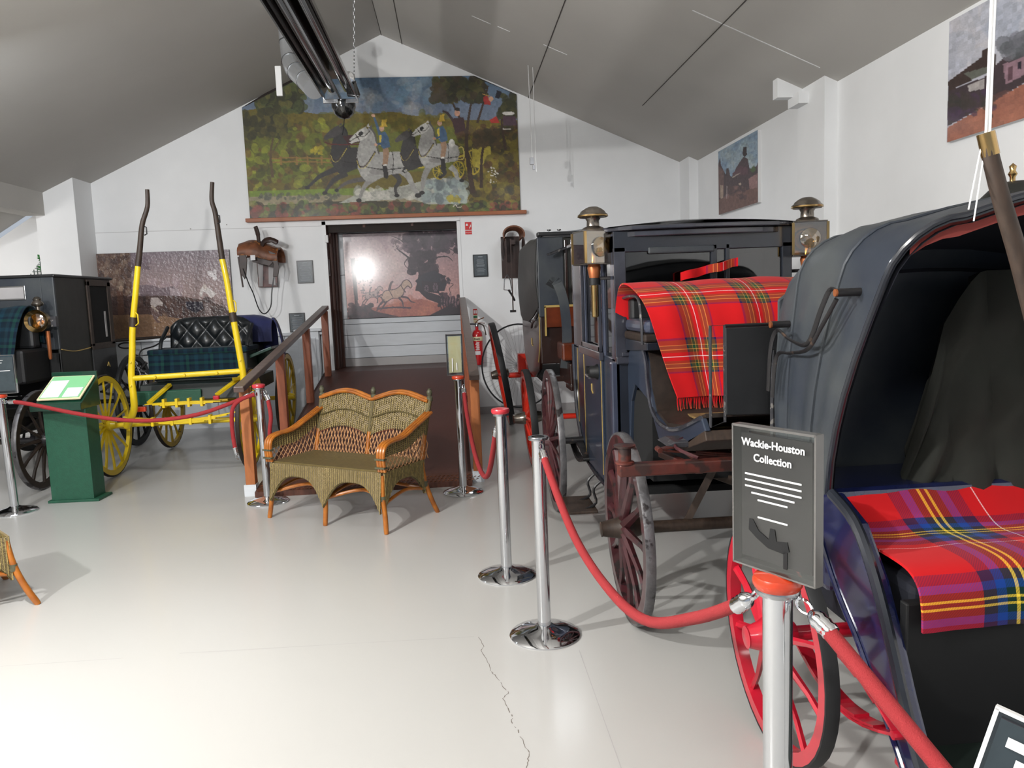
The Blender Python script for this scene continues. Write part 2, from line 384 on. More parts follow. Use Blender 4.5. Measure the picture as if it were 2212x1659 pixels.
_spoke_mesh = {}
def wheel(parent, c, R, out=(-1, 0, 0), width=.045, ns=12, mr='maroon', mt='tyre_worn', mh=None, camber=0., hubl=.12, fel=.055, hubr=.055, phase=0., spr=.018, tyre_w=None):
    """spoked wooden wheel as a part of parent: felloe ring with tyre, hub and single spokes as sub-parts.
    out: horizontal direction in which the outer face looks"""
    mh = mh or mr; X = Vector(out).normalized(); 
    Zv = Vector((0, 0, 1)); Zc = (Zv*math.cos(camber)+X*math.sin(camber)); Xc = (X*math.cos(camber)-Zv*math.sin(camber)); Y = Zc.cross(Xc)
    T = Matrix.Translation(c) @ Matrix((Xc, Y, Zc)).transposed().to_4x4()
    Tl = wm(parent).inverted() @ T; w2 = width/2
    ri = R-.012-fel
    m = MB().lathe([(ri, -w2), (ri, w2), (R-.012, w2), (R-.012, -w2), (ri, -w2)], n=40, axis='x')
    o = m.build('wheel', mr, None, smooth=30, local=True); o.parent = parent; o.matrix_local = Tl; WM[o.name] = T
    tw = (tyre_w or width*1.04)/2
    m = MB().lathe([(R-.0125, -tw), (R-.0125, tw), (R-.004, tw), (R, tw*.6), (R, -tw*.6), (R-.004, -tw), (R-.0125, -tw)], n=40, axis='x')
    m.build('tyre', mt, o, smooth=30, local=True)
    dish = .02
    m = MB().lathe([(0, -hubl*.7), (hubr*.75, -hubl*.7), (hubr, -hubl*.3), (hubr*1.25, -.02), (hubr*1.25, .03), (hubr, .05), (hubr*.72, hubl*.95), (hubr*.76, hubl), (hubr*.6, hubl), (hubr*.5, hubl*1.02), (0, hubl*1.02)], n=16, axis='x')
    m.build('hub', mh, o, smooth=30, local=True)
    key = (round(R, 3), ns, mr, spr, hubr)
    if key not in _spoke_mesh:
        q = MB().tube([(dish, 0, hubr), (dish*.8, 0, hubr+.06), (0, 0, ri*.75), (0, 0, ri+.004)], [spr*1.25, spr*1.1, spr*.8, spr*.95], n=6, flat=.75); me = q.mesh('spoke', None, True); me.materials.append(M[mr]); _spoke_mesh[key] = me
    for k in range(ns):
        p = bpy.data.objects.new('spoke', _spoke_mesh[key]); COL.objects.link(p); p.parent = o; p.matrix_local = Matrix.Rotation(2*PI*(k+phase)/ns, 4, 'X')
    return o
def ellspring(mb, a, b, h, w_=.04, t=.009, n=9, leaves=3):
    """elliptic leaf spring between end points a and b (horizontal), total height h"""
    a = Vector(a); b = Vector(b)
    for sgn in (1, -1):
        for q in range(leaves):
            f = q*.16; pts = []
            for i in range(n):
                s_ = f+(1-2*f)*i/(n-1); p = a.lerp(b, s_); p.z += sgn*(h/2*math.sin(PI*s_)-q*t); pts.append(p)
            for i in range(n-1): mb.beam(pts[i], pts[i+1], w_, t)
    for p in (a, b): mb.lathe([(0, -w_*.6), (.014, -w_*.6), (.014, w_*.6), (0, w_*.6)], c=p, n=8, axis='y' if abs((b-a).x) > abs((b-a).y) else 'x')
    return mb

# ---------------------------------------------------------------- the setting
RX, RZ = -0.773, 5.087                                  # ridge
def ceil_z(x): return RZ-.436*(x-RX) if x >= RX else RZ-.469*(RX-x)
BWY, RWX, EX = 10.8, 3.324, -4.99                        # back wall, right wall, eaves beam plane at the left
EZR, EZL = ceil_z(RWX), ceil_z(EX)
YB = -6.0                                                # rear end of the room
struct(MB().bb((-8.6, YB, -.12), (RWX+.25, BWY+.2, 0)).build('floor', 'floor_paint'))
# back wall with the doorway
poly = [(-8.6, 0), (-1.64, 0), (-1.64, 2.655), (.11, 2.655), (.11, 0), (RWX+.2, 0), (RWX+.2, EZR+.1), (RX, RZ+.1), (EX, EZL+.1), (EX, 3.13), (-8.6, .9)]
struct(MB().prism(poly, 'y', BWY, BWY+.09).build('wall_back', 'wall_white'))
struct(MB().bb((RWX, YB, 0), (RWX+.2, BWY+.1, EZR+.15)).build('wall_right', 'wall_white'))
struct(MB().bb((-8.6, YB, 0), (-8.4, BWY, 1.6)).build('wall_left', 'wall_white'))
# ceiling: two slopes over the hall, a lower lean-to slope over the left bay
t = .12
struct(MB().prism([(RX, RZ), (RWX+.2, ceil_z(RWX+.2)), (RWX+.2, ceil_z(RWX+.2)+t), (RX, RZ+t)], 'y', YB, BWY+.1).build('ceiling', 'ceiling_grey'))
struct(MB().prism([(RX, RZ), (EX-.12, ceil_z(EX-.12)), (EX-.12, ceil_z(EX-.12)+t), (RX, RZ+t)], 'y', YB, BWY+.1).build('ceiling', 'ceiling_grey'))
struct(MB().prism([(EX-.1, 3.12), (-8.6, 1.0), (-8.6, 1.1), (EX-.1, 3.22)], 'y', YB, BWY).build('ceiling', 'ceiling_grey'))
# eaves beam
struct(MB().bb((EX-.25, YB, 2.83), (EX, 10.3, EZL+.05)).build('trim_1', 'ceiling_grey'))
# board joints of the ceiling
def cl(x, d=.004): return ceil_z(x)-d
m = MB()
for x in (-.50, 1.145):
    m.beam((x, YB+.1, cl(x)), (x, BWY, cl(x)), .007, .006)
m.beam((RX+.01, YB+.1, RZ-.006), (RX+.01, BWY, RZ-.006), .008, .006)
m.beam((2.30, 2.0, cl(2.3)), (2.30, 9.2, cl(2.3)), .006, .005)
struct(m.build('trim_2', 'seam'))
m = MB()
for a, b, y in ((.35, .55, 8.72), (.62, .75, 8.7), (1.1, 1.35, 8.65), (2.05, 3.12, 6.50)):
    m.beam((a, y, cl(a, .003)), (b, y, cl(b, .003)), .008, .005)
struct(m.build('trim_3', 'conduit_white'))
# pillars
def pil(x0, x1, y0, y1, nm):
    pts = [(x0, 0), (x1, 0), (x1, ceil_z(x1)+.02), (x0, ceil_z(x0)+.02)]
    struct(MB().prism(pts, 'y', y0, y1).build(nm, 'wall_white'))
pil(-5.10, -4.62, 10.3, 10.85, 'trim_4')
pil(3.21, RWX+.01, 6.60, 7.12, 'trim_5')
pil(3.20, RWX+.01, 10.38, 10.82, 'trim_6')
struct(MB().bb((2.98, 7.02, 3.28), (3.30, 7.12, 3.45)).bb((3.12, 6.9, 3.2), (3.30, 7.12, 3.3)).build('trim_7', 'wall_white'))
# wainscot of upright boards along the left half of the back wall, with a ledge
wa = MB().bb((-4.62, BWY-.030, 0), (-1.80, BWY, 1.20)).build('trim_8', 'board_dark_gap'); struct(wa)
x = -4.62
while x < -1.85:
    w_ = min(.47, -1.80-x); MB().bb((x+.003, BWY-.052, .12), (x+w_-.003, BWY-.028, 1.20)).build('board', 'board_white', wa, bev=.003); x += .47
MB().bb((-4.62, BWY-.10, 1.20), (-1.74, BWY, 1.235)).build('ledge', 'board_white', wa, bev=.004)
MB().bb((-4.62, BWY-.065, 0), (-1.80, BWY-.028, .12)).build('skirting_board', 'board_white', wa)
# panelled cupboard end beside the doorway
m = MB().bb((-2.08, BWY-.16, 0), (-1.80, BWY-.05, 1.25))
cb = m.build('wall_cupboard', 'board_white', bev=.004); tag(cb, 'narrow white wall cupboard beside the left doorway post behind the handrail', 'cupboard')
MB().bb((-2.05, BWY-.172, .08), (-1.84, BWY-.16, 1.17)).build('door', 'board_white', cb, bev=.003)
MB().bb((-2.12, BWY-.19, 1.25), (-1.76, BWY, 1.28)).build('top', 'board_white', cb, bev=.004)
# grey board at the foot of the right part of the wall
struct(MB().bb((.20, BWY-.02, 0), (3.2, BWY, .10)).build('baseboard_back', 'skirt_grey'))
# conduit joint line over the wall
m = MB()
m.beam((-4.62, BWY-.002, 2.645), (-1.66, BWY-.002, 2.645), .003, .004)
for xx, zz in ((-3.4, 2.66), (-2.93, 2.70), (-2.2, 2.64)): m.lathe([(0, -.006), (.009, -.006), (.009, 0)], (xx, BWY, zz), 8, 'y')
struct(m.build('trim_9', 'skirt_grey'))
m = MB().bb((.11, BWY-.012, .68), (.155, BWY, 2.66)).bb((-1.69, BWY-.012, 1.1), (-1.64, BWY, 2.70)).bb((-1.69, BWY-.012, 2.655), (.155, BWY, 2.70))
struct(m.build('trim_10', 'wall_white'))

# back room seen through the doorway
IY = 11.35
struct(MB().bb((-1.9, BWY+.09, .58), (1.2, IY+.1, .70)).bb((-1.635, BWY, .58), (.11, BWY+.09, .70)).build('floor', 'ramp_brown'))
rb = MB().bb((-1.7, IY, .7), (1.2, IY+.08, 2.9)).build('wall_inner', 'board_dark_gap'); struct(rb)
MB().bb((-1.62, IY-.035, .7), (1.18, IY, .815)).build('skirting_board', 'skirt_grey', rb, bev=.004)
for i, (z0, z1) in enumerate(((.82, .975), (.98, 1.145), (1.15, 1.30), (1.305, 1.375), (1.38, 2.0), (2.005, 2.62))):
    MB().bb((-1.60, IY-.022, z0), (1.18, IY, z1)).build('board', 'board_white', rb, bev=.003)
struct(MB().bb((-1.95, BWY+.09, 2.66), (1.2, IY+.1, 2.76)).build('ceiling', 'dark_brown'))
ra = MB()
for xx in (-1.1, -.45): ra.beam((xx-.06, BWY+.1, 2.64), (xx+.06, IY, 2.64), .07, .045)
struct(ra.build('trim_11', 'brown_wood'))
struct(MB().bb((1.18, BWY+.09, .6), (1.3, IY, 2.8)).build('wall_inner', 'wall_white'))
# door frame: dark brown jamb boards at the left, lintel
fr = MB().bb((-1.78, BWY+.09, .7), (-1.70, IY, 2.72)).build('door_1', 'dark_brown'); struct(fr)
MB().bb((-1.70, BWY+.02, .70), (-1.635, BWY+.14, 2.655)).build('jamb', 'jamb_brown', fr, bev=.004)
MB().bb((-1.69, BWY+.16, .70), (-1.605, BWY+.27, 2.64)).build('jamb', 'brown_wood', fr, bev=.004)
MB().bb((-1.68, BWY+.29, .70), (-1.585, BWY+.42, 2.62)).build('jamb', 'jamb_brown', fr, bev=.004)
MB().bb((-1.67, BWY+.43, .70), (-1.555, IY-.03, 2.60)).build('jamb', 'brown_wood', fr, bev=.004)
MB().bb((-1.70, BWY+.10, 2.56), (1.18, BWY+.16, 2.66)).build('lintel', 'dark_brown', fr)
MB().bb((-1.64, BWY+.04, 1.98), (-1.628, BWY+.10, 2.20)).build('hinge', 'iron_grey', fr)
MB().bb((-1.655, BWY-.03, 2.42), (-1.615, BWY+.03, 2.52)).build('latch', 'conduit_white', fr, bev=.004)

# floor crack and joint line
crack = [(0.053, 3.571), (0.073, 3.481), (0.057, 3.428), (0.084, 3.308), (0.092, 3.223), (0.105, 3.189), (0.125, 3.131), (0.135, 3.068), (0.157, 3.028), (0.13, 2.982), (0.142, 2.904), (0.159, 2.843), (0.15, 2.793), (0.168, 2.747), (0.183, 2.657), (0.197, 2.599), (0.19, 2.546), (0.18, 2.506), (.2, 2.3), (.22, 2.0)]
m = MB(); rr = random.Random(3)
P = []
for i in range(len(crack)-1):
    a, b = Vector((*crack[i], 0)), Vector((*crack[i+1], 0))
    for k in range(4): P.append(a.lerp(b, k/4)+Vector((rr.uniform(-.004, .004), rr.uniform(-.002, .002), 0)))
for i in range(len(P)-1):
    if rr.random() < .12: continue
    wv_ = rr.uniform(.0008, .0022); a, b = P[i], P[i+1]
    m.add([(a.x-wv_, a.y, .0006), (a.x+wv_, a.y, .0006), (b.x+wv_, b.y, .0006), (b.x-wv_, b.y, .0006)], [(0, 1, 2, 3)])
struct(m.build('trim_12', 'crack_dark'))
m = MB()
m.add([(.494, 1.5, .0005), (.497, 1.5, .0005), (.502, 3.36, .0005), (.499, 3.36, .0005)], [(0, 1, 2, 3)])
for a, b in (((-1.35, 3.62), (.03, 3.58)), ((-3.2, 3.62), (-1.6, 3.61))):
    m.add([(a[0], a[1], .0005), (b[0], b[1], .0005), (b[0], b[1]+.003, .0005), (a[0], a[1]+.003, .0005)], [(0, 1, 2, 3)])
struct(m.build('trim_13', 'skirt_grey'))

# ---------------------------------------------------------------- ramp with handrails
RXL, RXR, RY0, RY1 = -1.735, .10, 6.62, BWY-.005
rp = root('entrance_ramp', (-.83, RY0, 0), 'brown wooden ramp with worn tread edge rising to the doorway', 'ramp')
MB().prism([(RY0, 0), (RY0, .04), (10.5, .70), (RY1, .70), (RY1, .60), (10.3, .55)], 'x', RXL, RXR).build('deck', 'ramp_brown', rp)
MB().prism([(RY0-.004, 0), (RY0-.004, .046), (RY0+.20, .081), (RY0+.20, .07), (RY0+.01, .035), (RY0+.01, 0)], 'x', RXL, RXR).build('edge_strip', 'brown_wood', rp)
m = MB(); rr = random.Random(5)
for i in range(52):
    for j in range(3):
        yy = RY0+.02+j*.055; zz = .04+(yy-RY0)*.1701+.009; xx = RXL+.03+i*.0363+(.018 if j % 2 else 0)
        m.beam((xx-.010, yy-.010, zz-.0017), (xx+.010, yy+.010, zz+.0017), .006, .004)
m.build('grip_studs', 'leather_brown', rp, kind='stuff')
MB().prism([(RY0, 0), (RY0, .04), (10.5, .70), (RY1, .70), (RY1, 0)], 'x', RXL, RXL+.03).build('side_board', 'brown_wood', rp)
MB().prism([(RY0, 0), (RY0, .04), (10.5, .70), (RY1, .70), (RY1, 0)], 'x', RXR-.03, RXR).build('side_board', 'brown_wood', rp)
def handrail(x, ys, label, y0, z0, y1, z1, pm, dx):
    r_ = root('handrail', (x, ys[0], 0), label, 'handrail', group='ramp handrails')
    xa = lambda y: x+dx*(y-y0)/(y1-y0)
    MB().beam((x, y0, z0), (xa(y1), y1, z1), .085, .05).build('rail', 'rail_top', r_, bev=.006)
    for i, y in enumerate(ys):
        zt = z0+(z1-z0)*(y-y0)/(y1-y0)-.03; zb = 0 if i == 0 else max(0, .04+(y-RY0)*.17-.12)
        p = MB().bb((xa(y)-.04, y-.045, max(.10 if i == 0 else 0, zb)), (xa(y)+.04, y+.045, zt)).build('post', pm[min(i, len(pm)-1)], r_, bev=.004)
        if i == 0: MB().bb((x-.05, y-.05, 0), (x+.05, y+.05, .10)).build('post_foot', 'board_white', p)
    return r_
handrail(-1.785, (6.72, 7.95, 9.2, 10.35), 'left sloping wooden handrail of the ramp, beside the yellow carriage', 6.55, .93, 10.45, 1.56, ('post_orange', 'post_brown', 'post_brown', 'post_brown'), .13)
handrail(.16, (6.78, 8.1, 9.3, 10.4), 'right wooden handrail of the ramp, in front of the fire extinguisher', 6.66, .93, 10.70, 1.60, ('post_orange', 'post_brown'), -.02)

# ---------------------------------------------------------------- painted pictures (flat prints made as coloured meshes)
class Canvas:
    def __init__(s, W, H, base, warp):
        s.W, s.H = W, H; s.a = np.zeros((H, W, 3)); s.a[:] = np.array([int(base[i:i+2], 16) for i in (0, 2, 4)])/255; s.warp = warp
        s.rng = np.random.default_rng(4)
    def c(s, h): return np.array([int(h[i:i+2], 16) for i in (0, 2, 4)])/255
    def px(s, pts): return np.array([((u*(s.W-1)), (v*(s.H-1))) for u, v in (s.warp(*p) for p in pts)])
    def poly(s, pts, col, al=1.):
        p = s.px(pts); x0, y0 = np.maximum(np.floor(p.min(0)).astype(int), 0); x1 = min(s.W, int(p[:, 0].max())+2); y1 = min(s.H, int(p[:, 1].max())+2)
        if x1 <= x0 or y1 <= y0: return
        X, Y = np.meshgrid(np.arange(x0, x1), np.arange(y0, y1)); ins = np.zeros(X.shape, bool); n = len(p)
        for i in range(n):
            xa, ya = p[i]; xb, yb = p[(i+1) % n]
            if ya == yb: continue
            cnd = ((ya > Y) != (yb > Y)) & (X < (xb-xa)*(Y-ya)/(yb-ya)+xa); ins ^= cnd
        r = s.a[y0:y1, x0:x1]; r[ins] = r[ins]*(1-al)+s.c(col)*al
    def ell(s, c, rx, ry, col, al=1., rot=0.):
        s.poly([(c[0]+rx*math.cos(t)*math.cos(rot)-ry*math.sin(t)*math.sin(rot), c[1]+rx*math.cos(t)*math.sin(rot)+ry*math.sin(t)*math.cos(rot)) for t in np.linspace(0, 2*PI, 22)[:-1]], col, al)
    def line(s, pts, w0, col, w1=None, al=1., smooth=True):
        w1 = w0 if w1 is None else w1
        q = [Vector((p[0], p[1], 0)) for p in pts]; q = spline(q, 5) if smooth and len(q) > 2 else q; n = len(q); L_, R_ = [], []
        for i, p in enumerate(q):
            t = (q[min(i+1, n-1)]-q[max(i-1, 0)]); t = t.normalized() if t.length > 0 else Vector((1, 0, 0)); w_ = (w0+(w1-w0)*i/(n-1))/2
            L_.append((p.x-t.y*w_, p.y+t.x*w_)); R_.append((p.x+t.y*w_, p.y-t.x*w_))
        s.poly(L_+R_[::-1], col, al)
    def blobs(s, box, n, r, cols, al=.8, asp=.7):
        for _ in range(n):
            x = s.rng.uniform(box[0], box[2]); y = s.rng.uniform(box[1], box[3]); q = s.rng.uniform(*r)
            s.ell((x, y), q, q*asp, cols[s.rng.integers(len(cols))], al, s.rng.uniform(0, 3))
    def grain(s, amt):
        amt *= .4
        n = s.rng.normal(0, amt, (s.H, s.W, 1)); n2 = s.rng.normal(0, amt*2, (s.H//4+2, s.W//4+2, 1)).repeat(4, 0).repeat(4, 1)[:s.H, :s.W]; s.a = np.clip(s.a*(1+n+n2), 0, 1)
    def build(s, name, m, P, parent=None, th=.0, keep=None):
        """P(u, v) -> world point; grid of W x H coloured points"""
        W, H = s.W, s.H; T = wm(parent).inverted() if parent else Matrix.Identity(4)
        p00, p10, p01 = (T @ Vector(P(*q)) for q in ((0, 0), (1, 0), (0, 1)))
        U, V = np.meshgrid(np.linspace(0, 1, W), np.linspace(0, 1, H)); a0 = np.array(p00); e1 = np.array(p10-p00); e2 = np.array(p01-p00)
        co = (a0+U[..., None]*e1+V[..., None]*e2)
        i = np.arange(W*H).reshape(H, W); q = np.stack([i[:-1, :-1], i[1:, :-1], i[1:, 1:], i[:-1, 1:]], -1).reshape(-1, 4)
        if keep is not None:
            k = keep(co.reshape(-1, 3)); q = q[k[q].all(1)]
        me = bpy.data.meshes.new(name); me.vertices.add(W*H); me.vertices.foreach_set('co', co.reshape(-1)); me.loops.add(len(q)*4); me.loops.foreach_set('vertex_index', q.reshape(-1))
        me.polygons.add(len(q)); me.polygons.foreach_set('loop_start', np.arange(len(q))*4); me.update(calc_edges=True)
        al = me.color_attributes.new('paint', 'FLOAT_COLOR', 'POINT'); c = s.a; lc = np.where(c <= .04045, c/12.92, ((c+.055)/1.055)**2.4)
        al.data.foreach_set('color', np.concatenate([lc, np.ones((H, W, 1))], 2).reshape(-1)); me.materials.append(M[m])
        o = bpy.data.objects.new(name, me); COL.objects.link(o)
        if parent: o.parent = parent; WM[o.name] = wm(parent)
        return o

# --- the mural of the four-in-hand over the doorway
def wmur(x, y):
    xl = 79.5+.0599*y; xr = 2075+.0386*y; yt = 262-.025*x; yb = 1266-.0264*x; return (x-xl)/(xr-xl), (y-yt)/(yb-yt)
c = Canvas(460, 236, '5c6420', wmur)
for k in range(16):
    y0 = 170+k*22; t = k/16; c.poly([(60, y0), (2150, y0-40), (2150, 560), (60, 560)], '%02x%02x%02x' % (int(70+70*t*.6), int(98+50*t*.5), int(122+20*t)))
c.blobs((560, 240, 1500, 480), 60, (30, 90), ['8f9797', 'a09a95', '6f8898', '567c93'], .28, .45)
c.poly([(100, 480), (300, 450), (640, 500), (1060, 495), (1180, 480), (1300, 505), (1640, 540), (2130, 540), (2140, 1260), (100, 1270)], '665a1c')
c.poly([(100, 600), (560, 600), (900, 560), (1700, 590), (1700, 900), (120, 980)], '626620')
c.blobs((560, 510, 1640, 620), 80, (20, 60), ['5c5418', '6e6420', '54561c', '7a6a24'], .5, .5)
c.blobs((130, 560, 800, 1060), 260, (14, 44), ['4d4a1c', '5d6a22', '3c3d1c', '7d8230', '6a4a28', '9aa030', '443a20'], .55)
c.blobs((1640, 560, 2140, 1240), 360, (14, 46), ['3e341c', '5a4a22', '32301c', '6f6420', '4a2c1c', '8a7a2c'], .6)
c.poly([(150, 1060), (820, 1040), (1500, 1050), (1500, 1110), (150, 1110)], '6f8a2c', .8)
c.poly([(150, 1100), (800, 1090), (1740, 1130), (1740, 1160), (150, 1165)], '8c8266')
c.poly([(150, 1170), (900, 1130), (1500, 1150), (2130, 1150), (2140, 1250), (150, 1290)], '3a3622')
c.blobs((160, 1150, 2100, 1250), 260, (12, 40), ['3a3420', '55602a', '6a3a2a', '2c2c20', '7c7a36', '8a4238', '5c7030'], .6)
c.blobs((200, 1080, 800, 1120), 60, (10, 22), ['4c4f42', '6c6c54'], .7)
# fence
for x in (378, 490, 568, 668): c.line([(x, 805), (x+2, 870)], 15, '8a6a34')
for y in (825, 852): c.line([(300, y), (480, y-8), (740, y)], 9, '8a6a34')
c.blobs((600, 740, 680, 800), 18, (8, 20), ['b8a830', 'a09028'], .7)
# left tree
for q in (([(320, 960), (305, 800), (330, 640), (345, 470)], 22), ([(320, 780), (380, 670)], 9), ([(320, 620), (270, 540)], 9), ([(345, 500), (420, 380)], 9)): c.line(q[0], q[1], '54442a', 5)
c.blobs((210, 300, 540, 480), 150, (22, 52), ['3a3c1c', '4c5224', '2c2c18', '5e5a2a', '46502a'], .75)
c.blobs((130, 480, 420, 660), 130, (20, 46), ['3c3a1c', '514a22', '2e2c18', '5e5a24'], .7)
# dust and rocks under the wheels
c.poly([(790, 1150), (900, 1095), (1150, 1050), (1350, 1000), (1500, 960), (1680, 980), (1735, 1090), (1720, 1155), (1440, 1160), (1300, 1110), (1100, 1130)], 'a7a79c')
c.blobs((900, 1040, 1400, 1110), 60, (15, 42), ['b9b6ac', '8f8f86', 'c6c2b8'], .7); c.blobs((1400, 980, 1710, 1140), 70, (18, 50), ['7d8688', '93a09c', '5c6468', 'a8b6ae'], .6)
# gig behind
c.ell((1768, 850), 62, 95, 'b09a30'); c.ell((1768, 850), 52, 84, '4a4420')
for k in range(12): c.line([(1768, 850), (1768+54*math.cos(k*PI/6), 850+86*math.sin(k*PI/6))], 6, 'b09a30')
c.poly([(1760, 740), (1900, 730), (1900, 790), (1870, 800), (1830, 900), (1770, 880)], 'a99a3a')
for cx, cy, r in ((1660, 905, 58), (1520, 910, 60)):
    c.ell((cx, cy), r*.8, r*1.15, 'a89428'); c.ell((cx, cy), r*.65, r*.95, '4a4a20')
    for k in range(10): c.line([(cx, cy), (cx+r*.7*math.cos(k*PI/5), cy+r*math.sin(k*PI/5))], 5, 'a89428')
c.line([(1270, 860), (1500, 850), (1700, 800)], 14, 'b8a42e'); c.line([(1280, 900), (1480, 880)], 9, 'b8a42e')
c.line([(1640, 760), (1690, 740), (1700, 820), (1650, 830)], 8, 'c8b860')
# horses: body, neck, head, legs
def horse(o, k, body, dk, lt, head=True, blink=True):
    X = lambda pts: [(o[0]+p[0]*k, o[1]+p[1]*k) for p in pts]
    c.poly(X([(0, 0), (40, -42), (120, -60), (220, -55), (300, -62), (345, -35), (360, 20), (345, 90), (310, 105), (250, 110), (180, 135), (110, 165), (60, 165), (20, 120), (-5, 60)]), body)
    c.poly(X([(10, 60), (-12, 0), (0, -80), (20, -150), (52, -215), (85, -240), (115, -215), (128, -160), (135, -90), (150, -40), (110, 40)]), body)
    c.poly(X([(60, -245), (20, -225), (-30, -185), (-62, -148), (-66, -128), (-46, -118), (-20, -130), (20, -140), (60, -160), (90, -190)]), lt)
    c.poly(X([(62, -245), (80, -268), (88, -240)]), lt); c.poly(X([(84, -240), (104, -262), (104, -230)]), dk)
    c.line(X([(90, -240), (125, -190), (140, -110), (155, -40)]), 16*k, dk, 8*k)
    if blink:
        c.ell(X([(22, -192)])[0], 20*k, 15*k, '1c1c1c', rot=-.6)
        c.line(X([(-50, -140), (0, -170), (50, -175), (90, -215)]), 6*k, '2a2018'); c.line(X([(-20, -190), (10, -150)]), 6*k, '2a2018'); c.ell(X([(-58, -136)])[0], 9*k, 7*k, '3a2a2a')
    c.line(X([(130, -60), (60, 40), (10, 50), (-10, -10)]), 13*k, '2a1c18'); c.line(X([(126, -50), (60, 52), (14, 62), (-8, 6)]), 5*k, 'b8a850')
    c.line(X([(60, 55), (200, 75), (350, 60)]), 7*k, '1c1814'); c.line(X([(250, -60), (262, 0), (255, 105)]), 6*k, '1c1814')
    c.ell(X([(60, 70)])[0], 40*k, 60*k, lt, .35, .3); c.ell(X([(300, 0)])[0], 45*k, 55*k, lt, .3); c.ell(X([(160, 90)])[0], 80*k, 25*k, dk, .3)
def leg(pts, w_, col, hoof='1e1a18'):
    c.line(pts, w_, col, w_*.38); c.ell(pts[-1], w_*.42, w_*.3, hoof)
# dark leader (far), grey leader, dark wheeler, grey wheeler
leg([(800, 890), (700, 930), (640, 965), (565, 1035)], 46, '2e2c2c'); leg([(850, 930), (770, 970), (730, 1010), (690, 1075)], 46, '34302e')
horse((742, 790), .86, '302e2e', '1a1818', '423e3e', blink=False)
c.line([(690, 700), (760, 720), (1050, 715)], 8, '5a1c1c'); c.poly([(820, 660), (930, 645), (970, 700), (860, 720)], '3c1414')
leg([(1000, 970), (900, 985), (830, 1010), (775, 1055)], 40, '55504c'); leg([(1060, 960), (1000, 1000), (965, 1050), (935, 1130)], 48, '8d8b86'); leg([(1210, 880), (1290, 950), (1320, 1010), (1365, 1095)], 60, '9b9994'); leg([(1180, 920), (1230, 980), (1200, 1040), (1210, 1095)], 44, '3c3836')
horse((930, 830), .98, 'a09e9a', '55534f', 'c6c4be')
c.line([(1250, 790), (1300, 780), (1320, 810)], 26, 'b6b4ae', 6)
leg([(1310, 870), (1260, 920), (1300, 900)], 40, '2c2a2a')
horse((1245, 790), .72, '33302f', '1c1a1a', '4a4644', blink=False)
leg([(1440, 890), (1410, 960), (1400, 1010), (1393, 1075)], 48, '8d8b86'); leg([(1600, 880), (1640, 920), (1650, 960), (1685, 985)], 44, '9a9892'); leg([(1540, 880), (1560, 930), (1530, 960)], 40, '2a2828')
horse((1375, 760), .82, '9c9a96', '504e4a', 'c8c6c0'); c.ell((1612, 710), 22, 30, 'c4c2bc')
# postilions
def rider(x, y, k, wave):
    X = lambda pts: [(x+p[0]*k, y+p[1]*k) for p in pts]
    c.poly(X([(-10, 100), (30, 95), (40, 150), (28, 230), (10, 250), (-10, 250), (-2, 170)]), '9a7a60'); c.poly(X([(-12, 235), (20, 232), (36, 320), (24, 340), (2, 330)]), '1e1a1a'); c.line(X([(-6, 240), (20, 238)]), 12*k, 'd8d4cc')
    c.poly(X([(-34, 10), (10, -8), (34, 30), (48, 105), (0, 120), (-22, 100), (-34, 60)]), '3e5a78'); c.poly(X([(-34, 18), (-18, 8), (-14, 90), (-28, 96)]), 'c8b23c')
    c.ell(X([(-14, -30)])[0], 19*k, 22*k, 'c39a80'); c.poly(X([(-26, -48), (24, -56), (28, -44), (-24, -36)]), 'b8962c'); c.poly(X([(-16, -48), (-12, -92), (22, -96), (20, -52)]), 'c4a434')
    if wave: c.line(X([(-26, 20), (-44, -40), (-68, -110)]), 22*k, '3e5a78', 14*k); c.ell(X([(-74, -122)])[0], 15*k, 11*k, 'c39a80')
    c.line(X([(10, 20), (4, 70), (-52, 88)]), 24*k, '34506e', 16*k); c.ell(X([(-56, 90)])[0], 13*k, 10*k, 'c39a80')
rider(1116, 632, 1., True); rider(1538, 590, .95, False)
# right trees, guard with horn, passengers
for q in (([(1770, 1080), (1740, 900), (1720, 700), (1740, 500), (1780, 300)], 40), ([(1720, 640), (1650, 480), (1600, 380)], 22), ([(1830, 1040), (1840, 760), (1930, 600)], 26), ([(1800, 560), (1850, 400), (1880, 290)], 18), ([(2010, 760), (1980, 560), (2000, 430)], 22)): c.line(q[0], q[1], '3c2a1e', 10)
c.blobs((1480, 235, 1860, 400), 170, (18, 44), ['33341c', '42401e', '2a2818', '4c4a24', '3a2e1e'], .8); c.blobs((1470, 290, 1560, 390), 20, (18, 34), ['42382a', '4a3c22'], .8)
c.blobs((1960, 350, 2090, 520), 60, (16, 36), ['33341c', '454422', '2a2818'], .75); c.blobs((1780, 620, 1960, 730), 60, (18, 36), ['3a321c', '4a3a22'], .75)
c.poly([(1845, 370), (1870, 360), (1895, 395), (1900, 430), (1850, 425)], 'a0302c'); c.ell((1900, 385), 18, 18, 'c39a80'); c.poly([(1930, 375), (1945, 322), (1980, 332), (1962, 385)], '1c1a26'); c.line([(1840, 350), (1890, 365)], 7, 'b08a4a')
c.poly([(1890, 540), (1940, 510), (1965, 560), (1900, 560)], 'a83028'); c.ell((2030, 490), 46, 14, 'c9c6c0'); c.poly([(1990, 510), (2080, 510), (2095, 580), (1990, 580)], '4a3440'); c.line([(1990, 604), (2050, 606)], 9, 'c0bab0')
